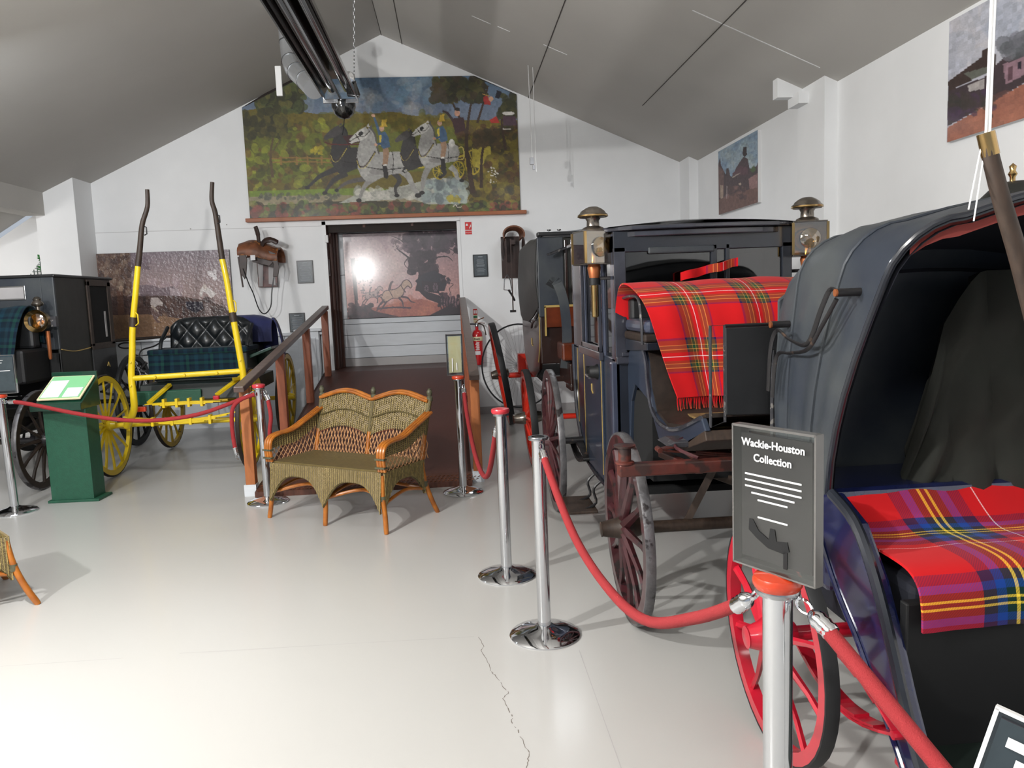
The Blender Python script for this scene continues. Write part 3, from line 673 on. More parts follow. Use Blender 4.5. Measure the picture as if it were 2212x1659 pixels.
c.ell((1652, 490), 20, 24, 'bf8f78'); c.poly([(1632, 470), (1640, 448), (1672, 452), (1672, 476)], '201a18'); c.poly([(1610, 530), (1700, 520), (1715, 610), (1640, 640)], '3c2226'); c.line([(1620, 540), (1580, 490), (1545, 475)], 20, '3c2c2e', 14)
c.blobs((1880, 880, 1950, 1000), 16, (4, 9), ['d0ccc4'], .9); c.blobs((1590, 1090, 1680, 1150), 16, (8, 24), ['9a8c30', 'b0a038'], .7); c.line([(1620, 1180), (1640, 1165), (1655, 1185), (1685, 1180)], 5, 'd0c8b8')
c.grain(.05)
mur = root('coaching_mural', (-.8, BWY, 2.76), 'huge painted mural of riders driving black and grey horses over the doorway', 'painting')
mu0, mu1, mz0, mz1 = -2.615, .985, 2.765, 4.54
c.build('canvas', 'paint_matt', lambda u, v: (mu0+u*(mu1-mu0), BWY-.026, mz1+v*(mz0-mz1)), mur, keep=lambda p: (p[:, 2]+2.76) < np.where(p[:, 0]-.8 > RX, RZ-.436*(p[:, 0]-.8-RX), RZ-.469*(RX-p[:, 0]+.8))-.03)
cz = lambda x_: min(mz1, ceil_z(x_)-.03)
MB().prism([(mu0, mz0), (mu1, mz0), (mu1, cz(mu1)), (.43, mz1), (-2.0, mz1), (mu0, cz(mu0))], 'y', BWY-.024, BWY-.001).build('backing', 'dark_brown', mur)
led = MB().bb((-2.66, BWY-.10, 2.715), (1.06, BWY, 2.763)).build('picture_ledge', 'ledge_wood', bev=.004); tag(led, 'long orange-brown wooden ledge under the mural', 'shelf')

# --- sepia coach print on the inner wall
def wq(TL, TR, BR, BL):
    A = []; b = []
    for (x, y), (u, v) in zip((TL, TR, BR, BL), ((0, 0), (1, 0), (1, 1), (0, 1))):
        A.append([x, y, 1, 0, 0, 0, -u*x, -u*y]); b.append(u); A.append([0, 0, 0, x, y, 1, -v*x, -v*y]); b.append(v)
    h = np.append(np.linalg.solve(np.array(A, float), np.array(b, float)), 1).reshape(3, 3)
    def f(x, y):
        q = h @ np.array([x, y, 1.]); return q[0]/q[2], q[1]/q[2]
    return f
c = Canvas(300, 220, 'a88a92', wq((890, 190), (1788, 165), (1815, 822), (925, 850)))
for k in range(14): c.poly([(880, 170+k*36), (1830, 150+k*36), (1830, 870), (880, 870)], '%02x%02x%02x' % (150+k*4, 128+k*2, 136+k))
c.blobs((950, 220, 1450, 600), 50, (50, 120), ['c4aeb0', 'b8a0a4', 'cbb8b4'], .3); c.poly([(1100, 770), (1500, 700), (1700, 760), (1820, 790), (1820, 840), (1000, 850)], '9a5a50'); c.blobs((1200, 720, 1620, 820), 30, (30, 80), ['a86454', 'b87460'], .4, .4)
D = '2c1e28'
c.poly([(895, 210), (950, 200), (960, 250), (915, 260)], '5a4450', .7); c.line([(965, 380), (985, 600), (995, 790)], 34, D, 24)
c.poly([(1005, 395), (1050, 392), (1042, 436), (1018, 438)], '3a3440'); c.line([(965, 400), (1010, 396)], 7, D)
c.poly([(940, 830), (960, 740), (1060, 760), (1160, 800), (1320, 835), (930, 860)], '3a2430'); c.blobs((930, 740, 1120, 830), 30, (12, 30), [D, '4a3038'], .8)
for q in (([(1480, 640), (1500, 500), (1460, 380), (1420, 250)], 60), ([(1560, 600), (1570, 420), (1520, 250)], 50), ([(1470, 440), (1380, 360), (1300, 300)], 22), ([(1570, 440), (1640, 300), (1750, 240)], 26), ([(1600, 380), (1700, 370), (1750, 410)], 14), ([(1650, 330), (1700, 260), (1790, 290)], 10), ([(1700, 300), (1760, 330), (1740, 360)], 8), ([(1440, 340), (1340, 240), (1270, 210)], 12), ([(1400, 380), (1370, 430), (1440, 500)], 9), ([(1330, 330), (1300, 260), (1350, 220)], 6)): c.line(q[0], q[1], D, max(3, q[1]*.2))
c.blobs((1380, 180, 1790, 330), 150, (14, 42), [D, '3c2c38', '54424e'], .75); c.blobs((1420, 340, 1620, 500), 80, (16, 40), [D, '3a2a34'], .8); c.blobs((1270, 190, 1400, 330), 26, (8, 20), ['5c4850', '6e5862'], .6)
c.poly([(1520, 500), (1600, 480), (1680, 520), (1700, 580), (1680, 640), (1540, 640), (1450, 560)], '2a2430'); c.poly([(1500, 560), (1640, 570), (1640, 660), (1510, 640)], D)
for cx, cy, r in ((1610, 610, 44), (1540, 620, 36)):
    c.ell((cx, cy), r*.6, r, D); c.ell((cx, cy), r*.45, r*.8, '6a5460')
    for k in range(8): c.line([(cx, cy), (cx+r*.5*math.cos(k*PI/4), cy+r*.9*math.sin(k*PI/4))], 4, D)
c.blobs((1640, 520, 1720, 580), 20, (8, 18), [D, '4a3a44'], .9); c.line([(1730, 660), (1720, 620), (1750, 590), (1730, 580)], 5, D)
c.poly([(1460, 620), (1600, 660), (1815, 740), (1815, 830), (1560, 830), (1700, 760), (1540, 700)], D); c.blobs((1640, 660, 1800, 760), 60, (10, 26), [D, '5a3c46', '8a6a70'], .85)
for x in range(1650, 1810, 22): c.line([(x, 690), (x-6, 740), (x+8, 780)], 9, D)
def outline_horse(o, k, col, body):
    X = lambda pts: [(o[0]+p[0]*k, o[1]+p[1]*k) for p in pts]
    B = [(0, 60), (20, 20), (60, 10), (110, 0), (150, -30), (170, -60), (200, -70), (225, -50), (236, -20), (225, -6), (205, -22), (180, 0), (170, 40), (140, 70), (80, 76), (40, 100), (10, 100)]
    c.poly(X(B), body, .8); c.line(X(B+[B[0]]), 7*k, col); c.line(X([(150, 60), (200, 70), (230, 100), (262, 108)]), 18*k, col, 6*k); c.line(X([(130, 66), (160, 100), (168, 150)]), 18*k, col, 7*k)
    c.line(X([(20, 90), (-20, 130), (-40, 175)]), 20*k, col, 7*k); c.line(X([(40, 96), (10, 140), (-10, 170)]), 16*k, col, 6*k); c.line(X([(0, 40), (-30, 70), (-36, 110)]), 12*k, col, 4*k)
    c.line(X([(60, 10), (72, -40), (90, -60)]), 22*k, col, 14*k); c.line(X([(150, -30), (166, 0), (190, 30)]), 6*k, col); c.line(X([(60, 12), (90, 70)]), 6*k, col)
outline_horse((1190, 620), 1., '4a3640', 'b59a86'); outline_horse((1060, 640), .6, '4a3640', 'a08a88')
c.line([(1150, 775), (1280, 765), (1420, 770)], 14, '4a3440')
c.blobs((1010, 540, 1170, 690), 34, (4, 12), ['4a3842', '6a5660'], .8)
c.grain(.04)
ppr = root('coach_print', (-.7, IY, 1.37), 'large sepia print of a galloping coach under a tree, beyond the doorway', 'picture')
c.build('print', 'paint_gloss', lambda u, v: (-1.49+u*1.62, IY-.038, 2.575-v*(2.575-1.385)), ppr)
MB().bb((-1.493, IY-.036, 1.382), (.133, IY-.022, 2.578)).build('backing', 'frame_black', ppr)

# --- wrinkled sepia print at the left
c = Canvas(300, 200, '8d8088', wq((5, 105), (1550, 50), (1575, 1000), (60, 1120)))
for k in range(12): c.poly([(-20, 90+k*40), (1600, 40+k*40), (1600, 1130), (-20, 1130)], '%02x%02x%02x' % (126+k*3, 114+k*2, 122+k))
c.poly([(-10, 100), (420, 90), (420, 560), (360, 600), (200, 700), (-10, 700)], '5c4438', .8); c.blobs((0, 100, 420, 560), 160, (14, 46), ['5a4034', '7d6656', '3e2c28', '8c7868', '4c3a38'], .6)
c.blobs((420, 90, 640, 280), 40, (20, 50), ['5c4c56', '7a6c76'], .5); c.blobs((640, 380, 1000, 580), 40, (30, 70), ['9d8890', 'b09ca0'], .4, .4)
c.poly([(500, 470), (600, 455), (680, 470), (760, 495), (900, 470), (1000, 560), (1000, 600), (520, 600)], '7a6a70'); c.poly([(870, 490), (960, 500), (1000, 580), (870, 580)], 'a8989c')
c.poly([(40, 640), (230, 600), (560, 590), (760, 580), (1000, 585), (1100, 600), (1300, 625), (1450, 680), (1560, 760), (1570, 820), (1100, 850), (700, 840), (230, 830), (40, 900)], '54403c')
c.blobs((240, 600, 1500, 790), 90, (20, 60), ['4c3a38', '604a44', '3a2c2c', '6c544c'], .45, .5)
c.poly([(-10, 830), (600, 800), (1000, 840), (1590, 830), (1590, 1130), (-10, 1130)], '8a6c54'); c.blobs((200, 850, 1000, 1050), 40, (40, 100), ['96785c', '7c604c'], .35, .4)
c.poly([(640, 610), (720, 600), (780, 665), (770, 700), (720, 690), (670, 730), (630, 680)], 'b0a4a0'); c.poly([(620, 730), (700, 720), (740, 800), (700, 860), (750, 890), (700, 895), (660, 840)], '6a5450')
c.ell((795, 680), 20, 26, '4c3a36'); c.line([(640, 700), (720, 760)], 26, 'a8988c', 18)
for x, y in ((1010, 800), (1290, 730), (1250, 800), (430, 740), (560, 700)): c.line([(x, y-110), (x+6, y)], 44, '3e2e2c', 24)
c.poly([(1040, 640), (1230, 640), (1240, 720), (1150, 770), (1050, 720)], '2a2430'); c.poly([(1250, 660), (1310, 650), (1330, 820), (1250, 820)], '7a6a68')
c.poly([(1240, 470), (1300, 480), (1395, 545), (1330, 600), (1300, 560), (1250, 520), (1225, 590), (1200, 560), (1215, 500)], 'cfc6c2'); c.ell((1265, 470), 24, 28, 'c6b8b0')
c.ell((290, 505), 22, 34, 'a88c78'); c.poly([(240, 540), (310, 540), (320, 800), (240, 820)], '6a4c40')
c.blobs((900, 60, 1560, 560), 200, (3, 11), ['b4acb4', '9c949c', 'c4bcc0'], .5); c.blobs((1320, 290, 1400, 380), 10, (14, 30), ['d8d2d4'], .8)
c.grain(.04)
lp = root('blacksmith_print', (-3.8, BWY, 1.24), 'wrinkled sepia print of men beside a horse behind the yellow carriage', 'picture')
c.build('print', 'paint_wrinkled', lambda u, v: (-4.62+u*1.70, BWY-.04, 2.37-v*1.13), lp)
MB().bb((-4.622, BWY-.038, 1.238), (-2.918, BWY-.002, 2.372)).build('backing', 'frame_black', lp)

# --- two canvases on the right wall
c = Canvas(110, 110, '7f94a8', wq((55, 455), (785, 70), (795, 1390), (80, 1595)))
c.blobs((60, 100, 780, 800), 60, (60, 160), ['8fa2b2', 'a8b0ae', '7088a2', '98a6a4'], .35)
c.poly([(55, 700), (90, 560), (110, 700), (200, 880), (210, 760), (250, 760), (280, 900), (310, 920), (400, 740), (520, 560), (600, 590), (640, 780), (760, 740), (800, 640), (800, 1620), (60, 1620)], '4a3c40')
c.poly([(520, 380), (580, 380), (590, 520), (540, 570), (505, 510)], '33282a'); c.poly([(320, 860), (470, 720), (600, 760), (620, 880), (330, 900)], '5a4048'); c.poly([(640, 800), (720, 720), (760, 800), (700, 860)], '4a5a3a')
c.poly([(65, 720), (160, 800), (170, 1250), (75, 1300)], '6a5250'); c.poly([(100, 1060), (155, 1070), (160, 1440), (110, 1340)], 'a08c7c'); c.poly([(620, 960), (790, 860), (790, 1150), (640, 1150)], '8a6a68')
c.poly([(65, 1330), (400, 1200), (800, 1120), (800, 1420), (80, 1620)], '6a4e48'); c.blobs((220, 1100, 600, 1300), 30, (24, 60), ['7c5c58', '54403e', '48383a'], .6); c.line([(320, 930), (470, 850)], 26, '9c9086', 10); c.ell((465, 1050), 24, 24, 'b09c8c'); c.line([(225, 1080), (220, 1310)], 14, '9a8a88'); c.grain(.06)
def wall_canvas(nm, cv, y0, y1, z0, z1, label):
    r_ = root(nm, (RWX, (y0+y1)/2, z0), label, 'picture', group='canvases on the right wall')
    cv.build('print', 'paint_matt', lambda u, v: (RWX-.0365, y0+u*(y1-y0), z1+v*(z0-z1)), r_)
    MB().bb((RWX-.035, min(y0, y1), z0), (RWX, max(y0, y1), z1)).build('stretcher', 'conduit_white', r_)
wall_canvas('town_canvas', c, 9.48, 8.25, 2.50, 3.25, 'square canvas of an old town street on the right wall above the closed carriage')
c = Canvas(150, 120, 'b0b0ba', wq((240, 215), (1400, -300), (1400, 860), (228, 1185)))
c.blobs((240, -300, 1400, 600), 90, (80, 220), ['bcbac0', 'a4aab8', 'c6c2c4', '9aa2b4'], .35)
c.poly([(232, 690), (460, 530), (460, 480), (510, 465), (510, 510), (550, 520), (560, 640), (400, 700), (236, 770)], '3a2c28'); c.poly([(340, 640), (400, 700), (540, 650), (550, 600)], '5e6058')
c.poly([(234, 770), (480, 690), (600, 560), (900, 480), (1400, 300), (1400, 640), (760, 760), (560, 880), (236, 1050)], '3c3034'); c.poly([(370, 740), (480, 700), (480, 780), (380, 790)], 'a09a98')
c.blobs((600, 420, 1400, 560), 60, (30, 80), ['5a5c62', '484c4e', '3c4440', '707078'], .6); c.poly([(600, 610), (750, 570), (760, 700), (620, 770)], '8a6e78'); c.poly([(630, 640), (660, 630), (660, 740), (636, 745)], '5a4048'); c.poly([(690, 610), (720, 600), (720, 660), (694, 665)], '2c2430')
c.poly([(228, 1190), (236, 1060), (560, 880), (800, 740), (1400, 560), (1400, 900)], '96604e'); c.blobs((300, 850, 1300, 1100), 40, (50, 130), ['a06a56', '8a5a4c', 'a87868'], .35, .5); c.blobs((240, 800, 540, 1000), 40, (20, 60), ['2e3028', '3c3430', '46324a'], .6)
c.grain(.05)
wall_canvas('village_canvas', c, 5.05, 3.60, 2.50, 3.26, 'large canvas of a village road and cottages on the right wall nearest the visitor')

# ---------------------------------------------------------------- things on the back wall
def plaque(x0, x1, z0, z1, label, style):
    r_ = root('information_plaque', ((x0+x1)/2, BWY, z0), label, 'sign')
    MB().bb((x0, BWY-.022, z0), (x1, BWY-.002, z1)).build('frame', 'frame_black', r_, bev=.003)
    MB().bb((x0+.014, BWY-.0245, z0+.014), (x1-.014, BWY-.022, z1-.014)).build('panel', 'sign_slate', r_)
    m = MB(); xm = (x0+x1)/2; W_ = (x1-x0)/2-.03
    m.bb((xm-W_*.45, BWY-.0257, z1-.038), (xm+W_*.45, BWY-.0245, z1-.028))
    rr = random.Random(int(x0*100)); z = z1-.065
    while z > z0+.035:
        e = rr.uniform(.75, 1.) if style else rr.uniform(.6, .95); m.bb((xm-W_*e, BWY-.0253, z-.0022), (xm+W_*e, BWY-.0245, z+.0012)); z -= .014 if rr.random() < .8 else .03
    m.build('lettering', 'print_grey', r_); return r_
plaque(-2.052, -1.838, 1.893, 2.195, 'black framed plaque between the left saddle and the doorway', 0)
plaque(-2.200, -1.990, 1.243, 1.500, 'small black framed plaque standing on the white ledge behind the handrail', 1)
plaque(.310, .510, 1.893, 2.195, 'black framed plaque right of the doorway, under the red fire sign', 0)
fs = root('fire_point_sign', (.28, BWY, 2.47), 'red fire point sign at the top right of the doorway', 'sign')
MB().bb((.222, BWY-.006, 2.53), (.312, BWY-.001, 2.635)).build('upper_panel', 'sign_red', fs, bev=.002)
MB().bb((.222, BWY-.006, 2.47), (.312, BWY-.001, 2.52)).build('lower_panel', 'sign_red', fs, bev=.002)
text('Fire point', .020, 'print_white', fs, facing(.267, BWY-.007, 2.495))
m = MB()
m.prism([(.235, 2.585), (.262, 2.585), (.262, 2.60), (.252, 2.615), (.240, 2.61), (.235, 2.60)], 'y', BWY-.008, BWY-.006)
for q in range(3): m.prism([(.275+q*.011, 2.545+q*.012), (.281+q*.011, 2.545+q*.012), (.290+q*.006, 2.575+q*.012), (.284+q*.006, 2.572+q*.014)], 'y', BWY-.008, BWY-.006)
m.build('symbol', 'print_white', fs)
el = root('extinguisher_label', (.305, BWY, 1.27), 'narrow red, white and green instruction label above the extinguisher', 'sign')
MB().bb((.283, BWY-.004, 1.27), (.338, BWY-.001, 1.46)).build('panel', 'cream', el)
MB().bb((.283, BWY-.006, 1.38), (.338, BWY-.004, 1.46)).build('red_field', 'sign_red', el)
MB().bb((.283, BWY-.006, 1.335), (.338, BWY-.004, 1.365)).build('green_field', 'sign_green', el)
MB().bb((.283, BWY-.006, 1.315), (.338, BWY-.004, 1.325)).build('red_field', 'sign_red', el)
m = MB(); m.bb((.290, BWY-.0075, 1.395), (.307, BWY-.006, 1.44)); m.bb((.314, BWY-.0075, 1.395), (.332, BWY-.006, 1.44)); m.build('symbol', 'print_white', el)

ex = root('fire_extinguisher', (.32, 10.67, .69), 'red foam fire extinguisher hung on the wall right of the ramp', 'fire extinguisher')
ec = (.32, 10.67, .70)
MB().lathe([(0, 0), (.066, 0), (.072, .008), (.074, .03), (.074, .40), (.068, .44), (.048, .468), (.022, .482), (.022, .52), (0, .52)], ec, 24).build('cylinder', 'ext_red', ex, smooth=True)
MB().lathe([(.0747, .33), (.0753, .332), (.0753, .383), (.0747, .385)], ec, 24).build('type_band', 'cream', ex, smooth=True)
text('Foam', .036, 'frame_black', ex, facing(.314, 10.67-.077, 1.057), ext=.001, bold=.0008)
m = MB().lathe([(.0747, .14), (.0752, .141), (.0752, .19), (.0747, .191)], ec, 12, arc=(-2.1, -1.1)); m.build('inspection_label', 'paper_white', ex)
m = MB()
for i in range(9): m.lathe([(.0747, .205+i*.0125), (.0752, .206+i*.0125), (.0752, .211+i*.0125), (.0747, .212+i*.0125)], ec, 8, arc=(-2.0+.1*(i % 3), -1.25-.07*(i % 2)))
m.build('instructions', 'print_white', ex)
MB().lathe([(.018, .52), (.026, .525), (.026, .56), (.014, .575), (0, .575)], ec, 14).build('valve', 'steel', ex, smooth=True)
MB().tube([(.30, 10.66, 1.27), (.34, 10.65, 1.31), (.42, 10.63, 1.34)], .007).tube([(.31, 10.66, 1.262), (.36, 10.65, 1.27), (.43, 10.63, 1.265)], .006).build('handle', 'leather_brown', ex, smooth=True)
MB().tube(spline([(.30, 10.67, 1.255), (.24, 10.66, 1.26), (.20, 10.66, 1.24)]), .011).build('hose', 'frame_black', ex, smooth=True)
MB().tube(spline([(.34, 10.66, 1.26), (.41, 10.66, 1.23), (.44, 10.66, 1.1)]), .008).build('hose', 'wood_dark', ex, smooth=True)
MB().bb((.30, 10.742, 1.0), (.34, BWY, 1.1)).build('bracket', 'steel', ex)

# left saddle on its bracket
sd = root('side_saddle', (-2.48, 10.55, 1.85), 'worn brown leather side saddle hung on the wall left of the doorway', 'saddle')
def rowgrid(rows): return [[Vector(p) for p in r] for r in rows]
P = []
for i in range(15):
    u = i/14; x = -2.70+.50*u; top = 2.43+.035*math.sin(u*5)-.10*max(0, u-.6)
    row = []
    for j in range(15):
        a = -1.9+3.8*j/14; ry = .17; rz = .13+.03*math.sin(u*3)
        row.append((x+.02*math.sin(a), 10.56+ry*math.sin(a), top-rz+rz*math.cos(a)+.008*math.sin(9*a+u*7)))
    P.append(row)
MB().grid(P, .018).build('seat', 'leather_brown', sd, smooth=60)
MB().tube(spline([(-2.46, 10.50, 2.43), (-2.462, 10.49, 2.53), (-2.475, 10.48, 2.60), (-2.485, 10.48, 2.635)]), [.030]*6+[.036]*6+[.034]*6+[.012], n=10, flat=.7).build('pommel', 'leather_darkbrown', sd, smooth=True)
MB().tube(spline([(-2.43, 10.47, 2.36), (-2.37, 10.44, 2.44), (-2.28, 10.42, 2.45), (-2.20, 10.42, 2.41)]), [.04]*6+[.04]*6+[.034]*6+[.014], n=10, flat=.6).build('pommel', 'leather_darkbrown', sd, smooth=True)
for nm, pts in (('side_flap', [(-2.70, 2.28), (-2.64, 2.32), (-2.60, 2.22), (-2.63, 2.0), (-2.65, 1.96), (-2.70, 2.05)]), ('side_flap', [(-2.33, 2.32), (-2.24, 2.28), (-2.20, 2.10), (-2.23, 1.98), (-2.29, 1.98), (-2.27, 2.14)]), ('stirrup_leather', [(-2.72, 2.25), (-2.70, 2.25), (-2.672, 1.86), (-2.69, 1.86)])):
    MB().prism(pts, 'y', 10.40, 10.425).build(nm, 'leather_darkbrown', sd, bev=.004)
MB().prism([(-2.60, 2.30), (-2.52, 2.33), (-2.30, 2.30), (-2.26, 2.2), (-2.34, 2.12), (-2.55, 2.18)], 'y', 10.47, 10.50).build('under_flap', 'leather_darkbrown', sd, bev=.005)
MB().bb((-2.555, 10.395, 2.20), (-2.495, 10.40, 2.265)).build('paper_tag', 'paper_white', sd)
MB().tube(spline([(-2.66, 10.40, 2.10), (-2.60, 10.40, 1.90), (-2.56, 10.42, 1.78), (-2.50, 10.42, 1.57), (-2.43, 10.42, 1.51), (-2.35, 10.42, 1.60), (-2.32, 10.42, 1.80), (-2.28, 10.42, 1.98), (-2.25, 10.42, 2.06)]), .008, n=6).build('girth_strap', 'black_iron', sd, smooth=True)
sb = root('saddle_stand', (-2.44, 10.72, 1.86), 'brown metal wall bracket plate carrying the left saddle', 'bracket')
MB().prism([(-2.56, 1.86), (-2.31, 1.86), (-2.30, 2.28), (-2.56, 2.28)], 'y', 10.72, 10.74).build('plate', 'gear_red', sb, bev=.003)
MB().prism([(-2.545, 1.87), (-2.50, 1.87), (-2.47, 2.2), (-2.545, 2.26)], 'y', 10.710, 10.72).prism([(-2.42, 1.9), (-2.33, 1.88), (-2.33, 2.2), (-2.40, 2.25)], 'y', 10.710, 10.72).build('pale_patch', 'skirt_grey', sb)
MB().bb((-2.46, 10.50, 2.30), (-2.40, BWY, 2.33)).build('arm', 'black_iron', sb)

# right saddle high on the wall
s2 = root('riding_saddle', (.85, 10.6, 1.55), 'small brown riding saddle with hanging stirrup above the red wheel', 'saddle')
P = []
for i in range(13):
    u = i/12; row = []
    for j in range(15):
        a = -2.0+4.0*j/14; row.append((.85+.13*math.sin(a)*(1-.25*u), 10.40+.30*u, 2.42+.10*math.cos(a)*(1-.3*math.sin(u*PI))-.02*u))
    P.append(row)
MB().grid(P, .02).build('seat', 'leather_brown', s2, smooth=60)
MB().lathe([(0, -.018), (.12, -.014), (.15, 0), (.12, .014), (0, .018)], (.70, 10.52, 2.23), 20, 'x').build('side_flap', 'leather_darkbrown', s2, smooth=True)
MB().lathe([(0, -.02), (.12, -.015), (.15, 0), (.12, .015), (0, .02)], (.98, 10.50, 2.25), 20, 'x').build('side_flap', 'leather_darkbrown', s2, smooth=True)
for x_, zb in ((.735, 1.90), (.80, 1.40)): MB().bb((x_-.008, 10.36, zb), (x_+.008, 10.366, 2.36)).build('stirrup_leather', 'leather_darkbrown', s2)
MB().tube([(.735, 10.363, 1.90), (.70, 10.363, 1.83), (.69, 10.363, 1.70), (.79, 10.363, 1.69), (.775, 10.363, 1.83)], .007, closed=True).build('stirrup', 'steel', s2, smooth=True)
MB().bb((.76, 10.37, 1.40), (.84, 10.39, 1.43)).tube([(.75, 10.40, 1.70), (.80, 10.40, 1.62), (.83, 10.40, 1.55)], .014).build('buckle', 'black_iron', s2)
MB().bb((.82, 10.55, 2.3), (.88, BWY, 2.36)).bb((.70, BWY-.03, 1.86), (.95, BWY, 2.42)).build('wall_bracket', 'leather_darkbrown', s2)

# old bicycle wheel on the wall
bw = root('spoked_bicycle_wheel', (.82, 10.5, .10), 'large thin black bicycle wheel with wire spokes behind the red wheel', 'wheel')
bc = Vector((.86, 10.42, .68))
MB().tube([bc+Vector((.50*math.cos(a), -.04*math.cos(a), .56*math.sin(a))) for a in np.linspace(0, 2*PI, 49)[:-1]], .011, n=6, closed=True).build('tyre', 'frame_black', bw, smooth=True)
m = MB()
for k in range(48):
    a = k*2*PI/48; b = a+(.35 if k % 2 else -.35); m.tube([bc+Vector((.03*math.cos(b), .03 if k % 2 else -.03, .03*math.sin(b))), bc+Vector((.50*math.cos(a), -.04*math.cos(a), .56*math.sin(a)))], .0012, n=4, cap=False)
m.build('wire_spokes', 'black_iron', bw, kind='stuff')
MB().lathe([(0, -.06), (.03, -.06), (.03, -.045), (.018, -.04), (.018, .04), (.03, .045), (.03, .06), (0, .06)], bc, 12, 'y').build('hub', 'black_iron', bw)
MB().bb((.84, 10.46, .66), (.88, BWY, .70)).build('wall_hook', 'steel', bw)

# thin cords with a fitting hanging from the ceiling
hc = root('hanging_flex', (1.03, 9.5, 3.08), 'thin white flex with small fitting hanging against the back wall', 'cable')
MB().tube([(1.018, 9.5, 4.30), (1.024, 9.5, 3.8), (1.03, 9.5, 3.22)], .004, n=5).build('cord', 'conduit_white', hc)
MB().tube([(1.075, 9.52, 4.28), (1.075, 9.52, 3.08)], .004, n=5).build('cord', 'conduit_white', hc)
MB().bb((1.00, 9.48, 3.16), (1.05, 9.52, 3.24)).bb((1.03, 9.49, 3.10), (1.06, 9.51, 3.15)).build('socket', 'grey_plastic', hc, bev=.004)

# trellis with leaves in the left bay
tr = root('green_trellis', (-5.3, 10.6, 1.2), 'dark trellis with green leaves behind the left pillar', 'trellis')
m = MB()
for k in range(26):
    z = 1.3+k*.043; L0 = -5.14-(2.42-z)*.85
    m.beam((L0, 10.6, z), (-5.11, 10.6, z), .009, .009, up=(0, 1, 0))
for k in range(20):
    x_ = -5.13-k*.043; m.beam((x_, 10.61, 1.25), (x_, 10.61, 2.44-k*.0505), .009, .009, up=(0, 1, 0))
m.build('lattice', 'lattice_green', tr, kind='stuff')
m = MB(); rr = random.Random(2)
for k in range(150):
    c0 = Vector((rr.uniform(-5.26, -5.11), 10.58+rr.uniform(-.03, .03), rr.uniform(1.4, 2.36))); R_ = Euler((rr.uniform(0, 3), rr.uniform(0, 3), rr.uniform(0, 3))).to_matrix()
    m.add([c0+R_ @ Vector(p) for p in ((0, -.03, 0), (.016, 0, .004), (0, .035, 0), (-.016, 0, .004))], [(0, 1, 2, 3)])
m.build('leaves', 'leaf_green', tr, kind='stuff')

# ---------------------------------------------------------------- heater, duct, chain
ht = root('radiant_heater', (-.91, 7.5, 3.46), 'long dark radiant tube heater slung along under the roof ridge', 'heater')
hx0, hx1, hz = -1.085, -.775, 3.46; hm = (hx0+hx1)/2; HY0 = .8
prof = [(hx0, hz), (hx0+.004, hz+.05), (hm-.07, hz+.19), (hm+.07, hz+.19), (hx1-.004, hz+.05), (hx1, hz), (hx1-.012, hz), (hx1-.014, hz+.045), (hm+.066, hz+.18), (hm-.066, hz+.18), (hx0+.014, hz+.045), (hx0+.012, hz)]
MB().prism(prof, 'y', HY0, 7.5).build('reflector', 'heater_dark', ht)
for dx in (-.07, .07): MB().tube([(hm+dx, HY0, hz+.085), (hm+dx, 7.46, hz+.085)], .038, n=12).build('tube', 'black_gloss', ht, smooth=True)
MB().bb((hm-.008, HY0, hz-.004), (hm+.008, 7.5, hz+.02)).build('centre_rib', 'steel', ht)
MB().bb((hx0-.006, 7.495, hz-.032), (hx1+.006, 7.515, hz+.004)).build('end_bar', 'steel', ht, bev=.003)
MB().lathe([(0, -.155), (.05, -.145), (.09, -.11), (.11, -.05), (.112, 0), (0, 0)], (hm+.01, 7.60, hz), 20).build('burner_dome', 'black_gloss', ht, smooth=True)
MB().prism([(hx1-.09, hz+.02), (hx1+.02, hz+.01), (hx1+.0, hz+.14), (hx1-.07, hz+.18)], 'y', 7.42, 7.50).build('bracket', 'black_gloss', ht, bev=.004)
MB().tube(spline([(hx1-.09, 7.46, hz+.20), (hx1-.03, 7.46, hz+.17), (hx1+.02, 7.46, hz+.02)]), .011).build('pipe', 'black_gloss', ht, smooth=True)
MB().lathe([(0, -.03), (.05, -.02), (.058, 0), (.05, .02), (0, .03)], (hx1-.06, 7.40, hz+.16), 14, 'y').build('pipe_end', 'chrome', ht, smooth=True)
for dx in (-.02, .03): MB().tube([(hm+dx, 7.62, hz), (hm+dx, 7.62, hz-.12)], .004).build('wire', 'steel', ht)
MB().tube(spline([(hm+.01, 7.6, hz-.15), (hm-.005, 7.6, hz-.25), (hm-.02, 7.6, hz-.30)]), .004).build('cable_tail', 'frame_black', ht)
def chain(name, a, b, label, n):
    a = Vector(a); b = Vector(b); m = MB(); d = (b-a)/n; t_ = d.normalized(); s1 = t_.orthogonal().normalized(); s2_ = t_.cross(s1); L_ = d.length*.68
    for k in range(n):
        c0 = a+d*(k+.5); sx = s1 if k % 2 else s2_
        m.tube([c0+sx*math.cos(q)*L_*.36+t_*math.sin(q)*L_ for q in np.linspace(0, 2*PI, 9)[:-1]], L_*.10, n=4, closed=True)
    return tag(m.build(name, 'steel', smooth=True), label, 'chain')
chain('hanging_chain', (hx1-.02, 7.45, hz+.10), (-.70, 7.35, ceil_z(-.70)+.0), 'steel link chain holding the near heater end, right side', 46)
dk = root('flue_duct', (-1.5, 8.3, 3.8), 'silver bent flue duct rising behind the heater', 'duct')
path = spline([(-1.20, 7.75, 3.62), (-1.34, 8.05, 3.80), (-1.48, 8.3, 3.98), (-1.53, 8.45, 4.2), (-1.55, 8.5, 4.62)], 5)
MB().tube(path, .095, n=20).build('pipe', 'duct_silver', dk, smooth=True)
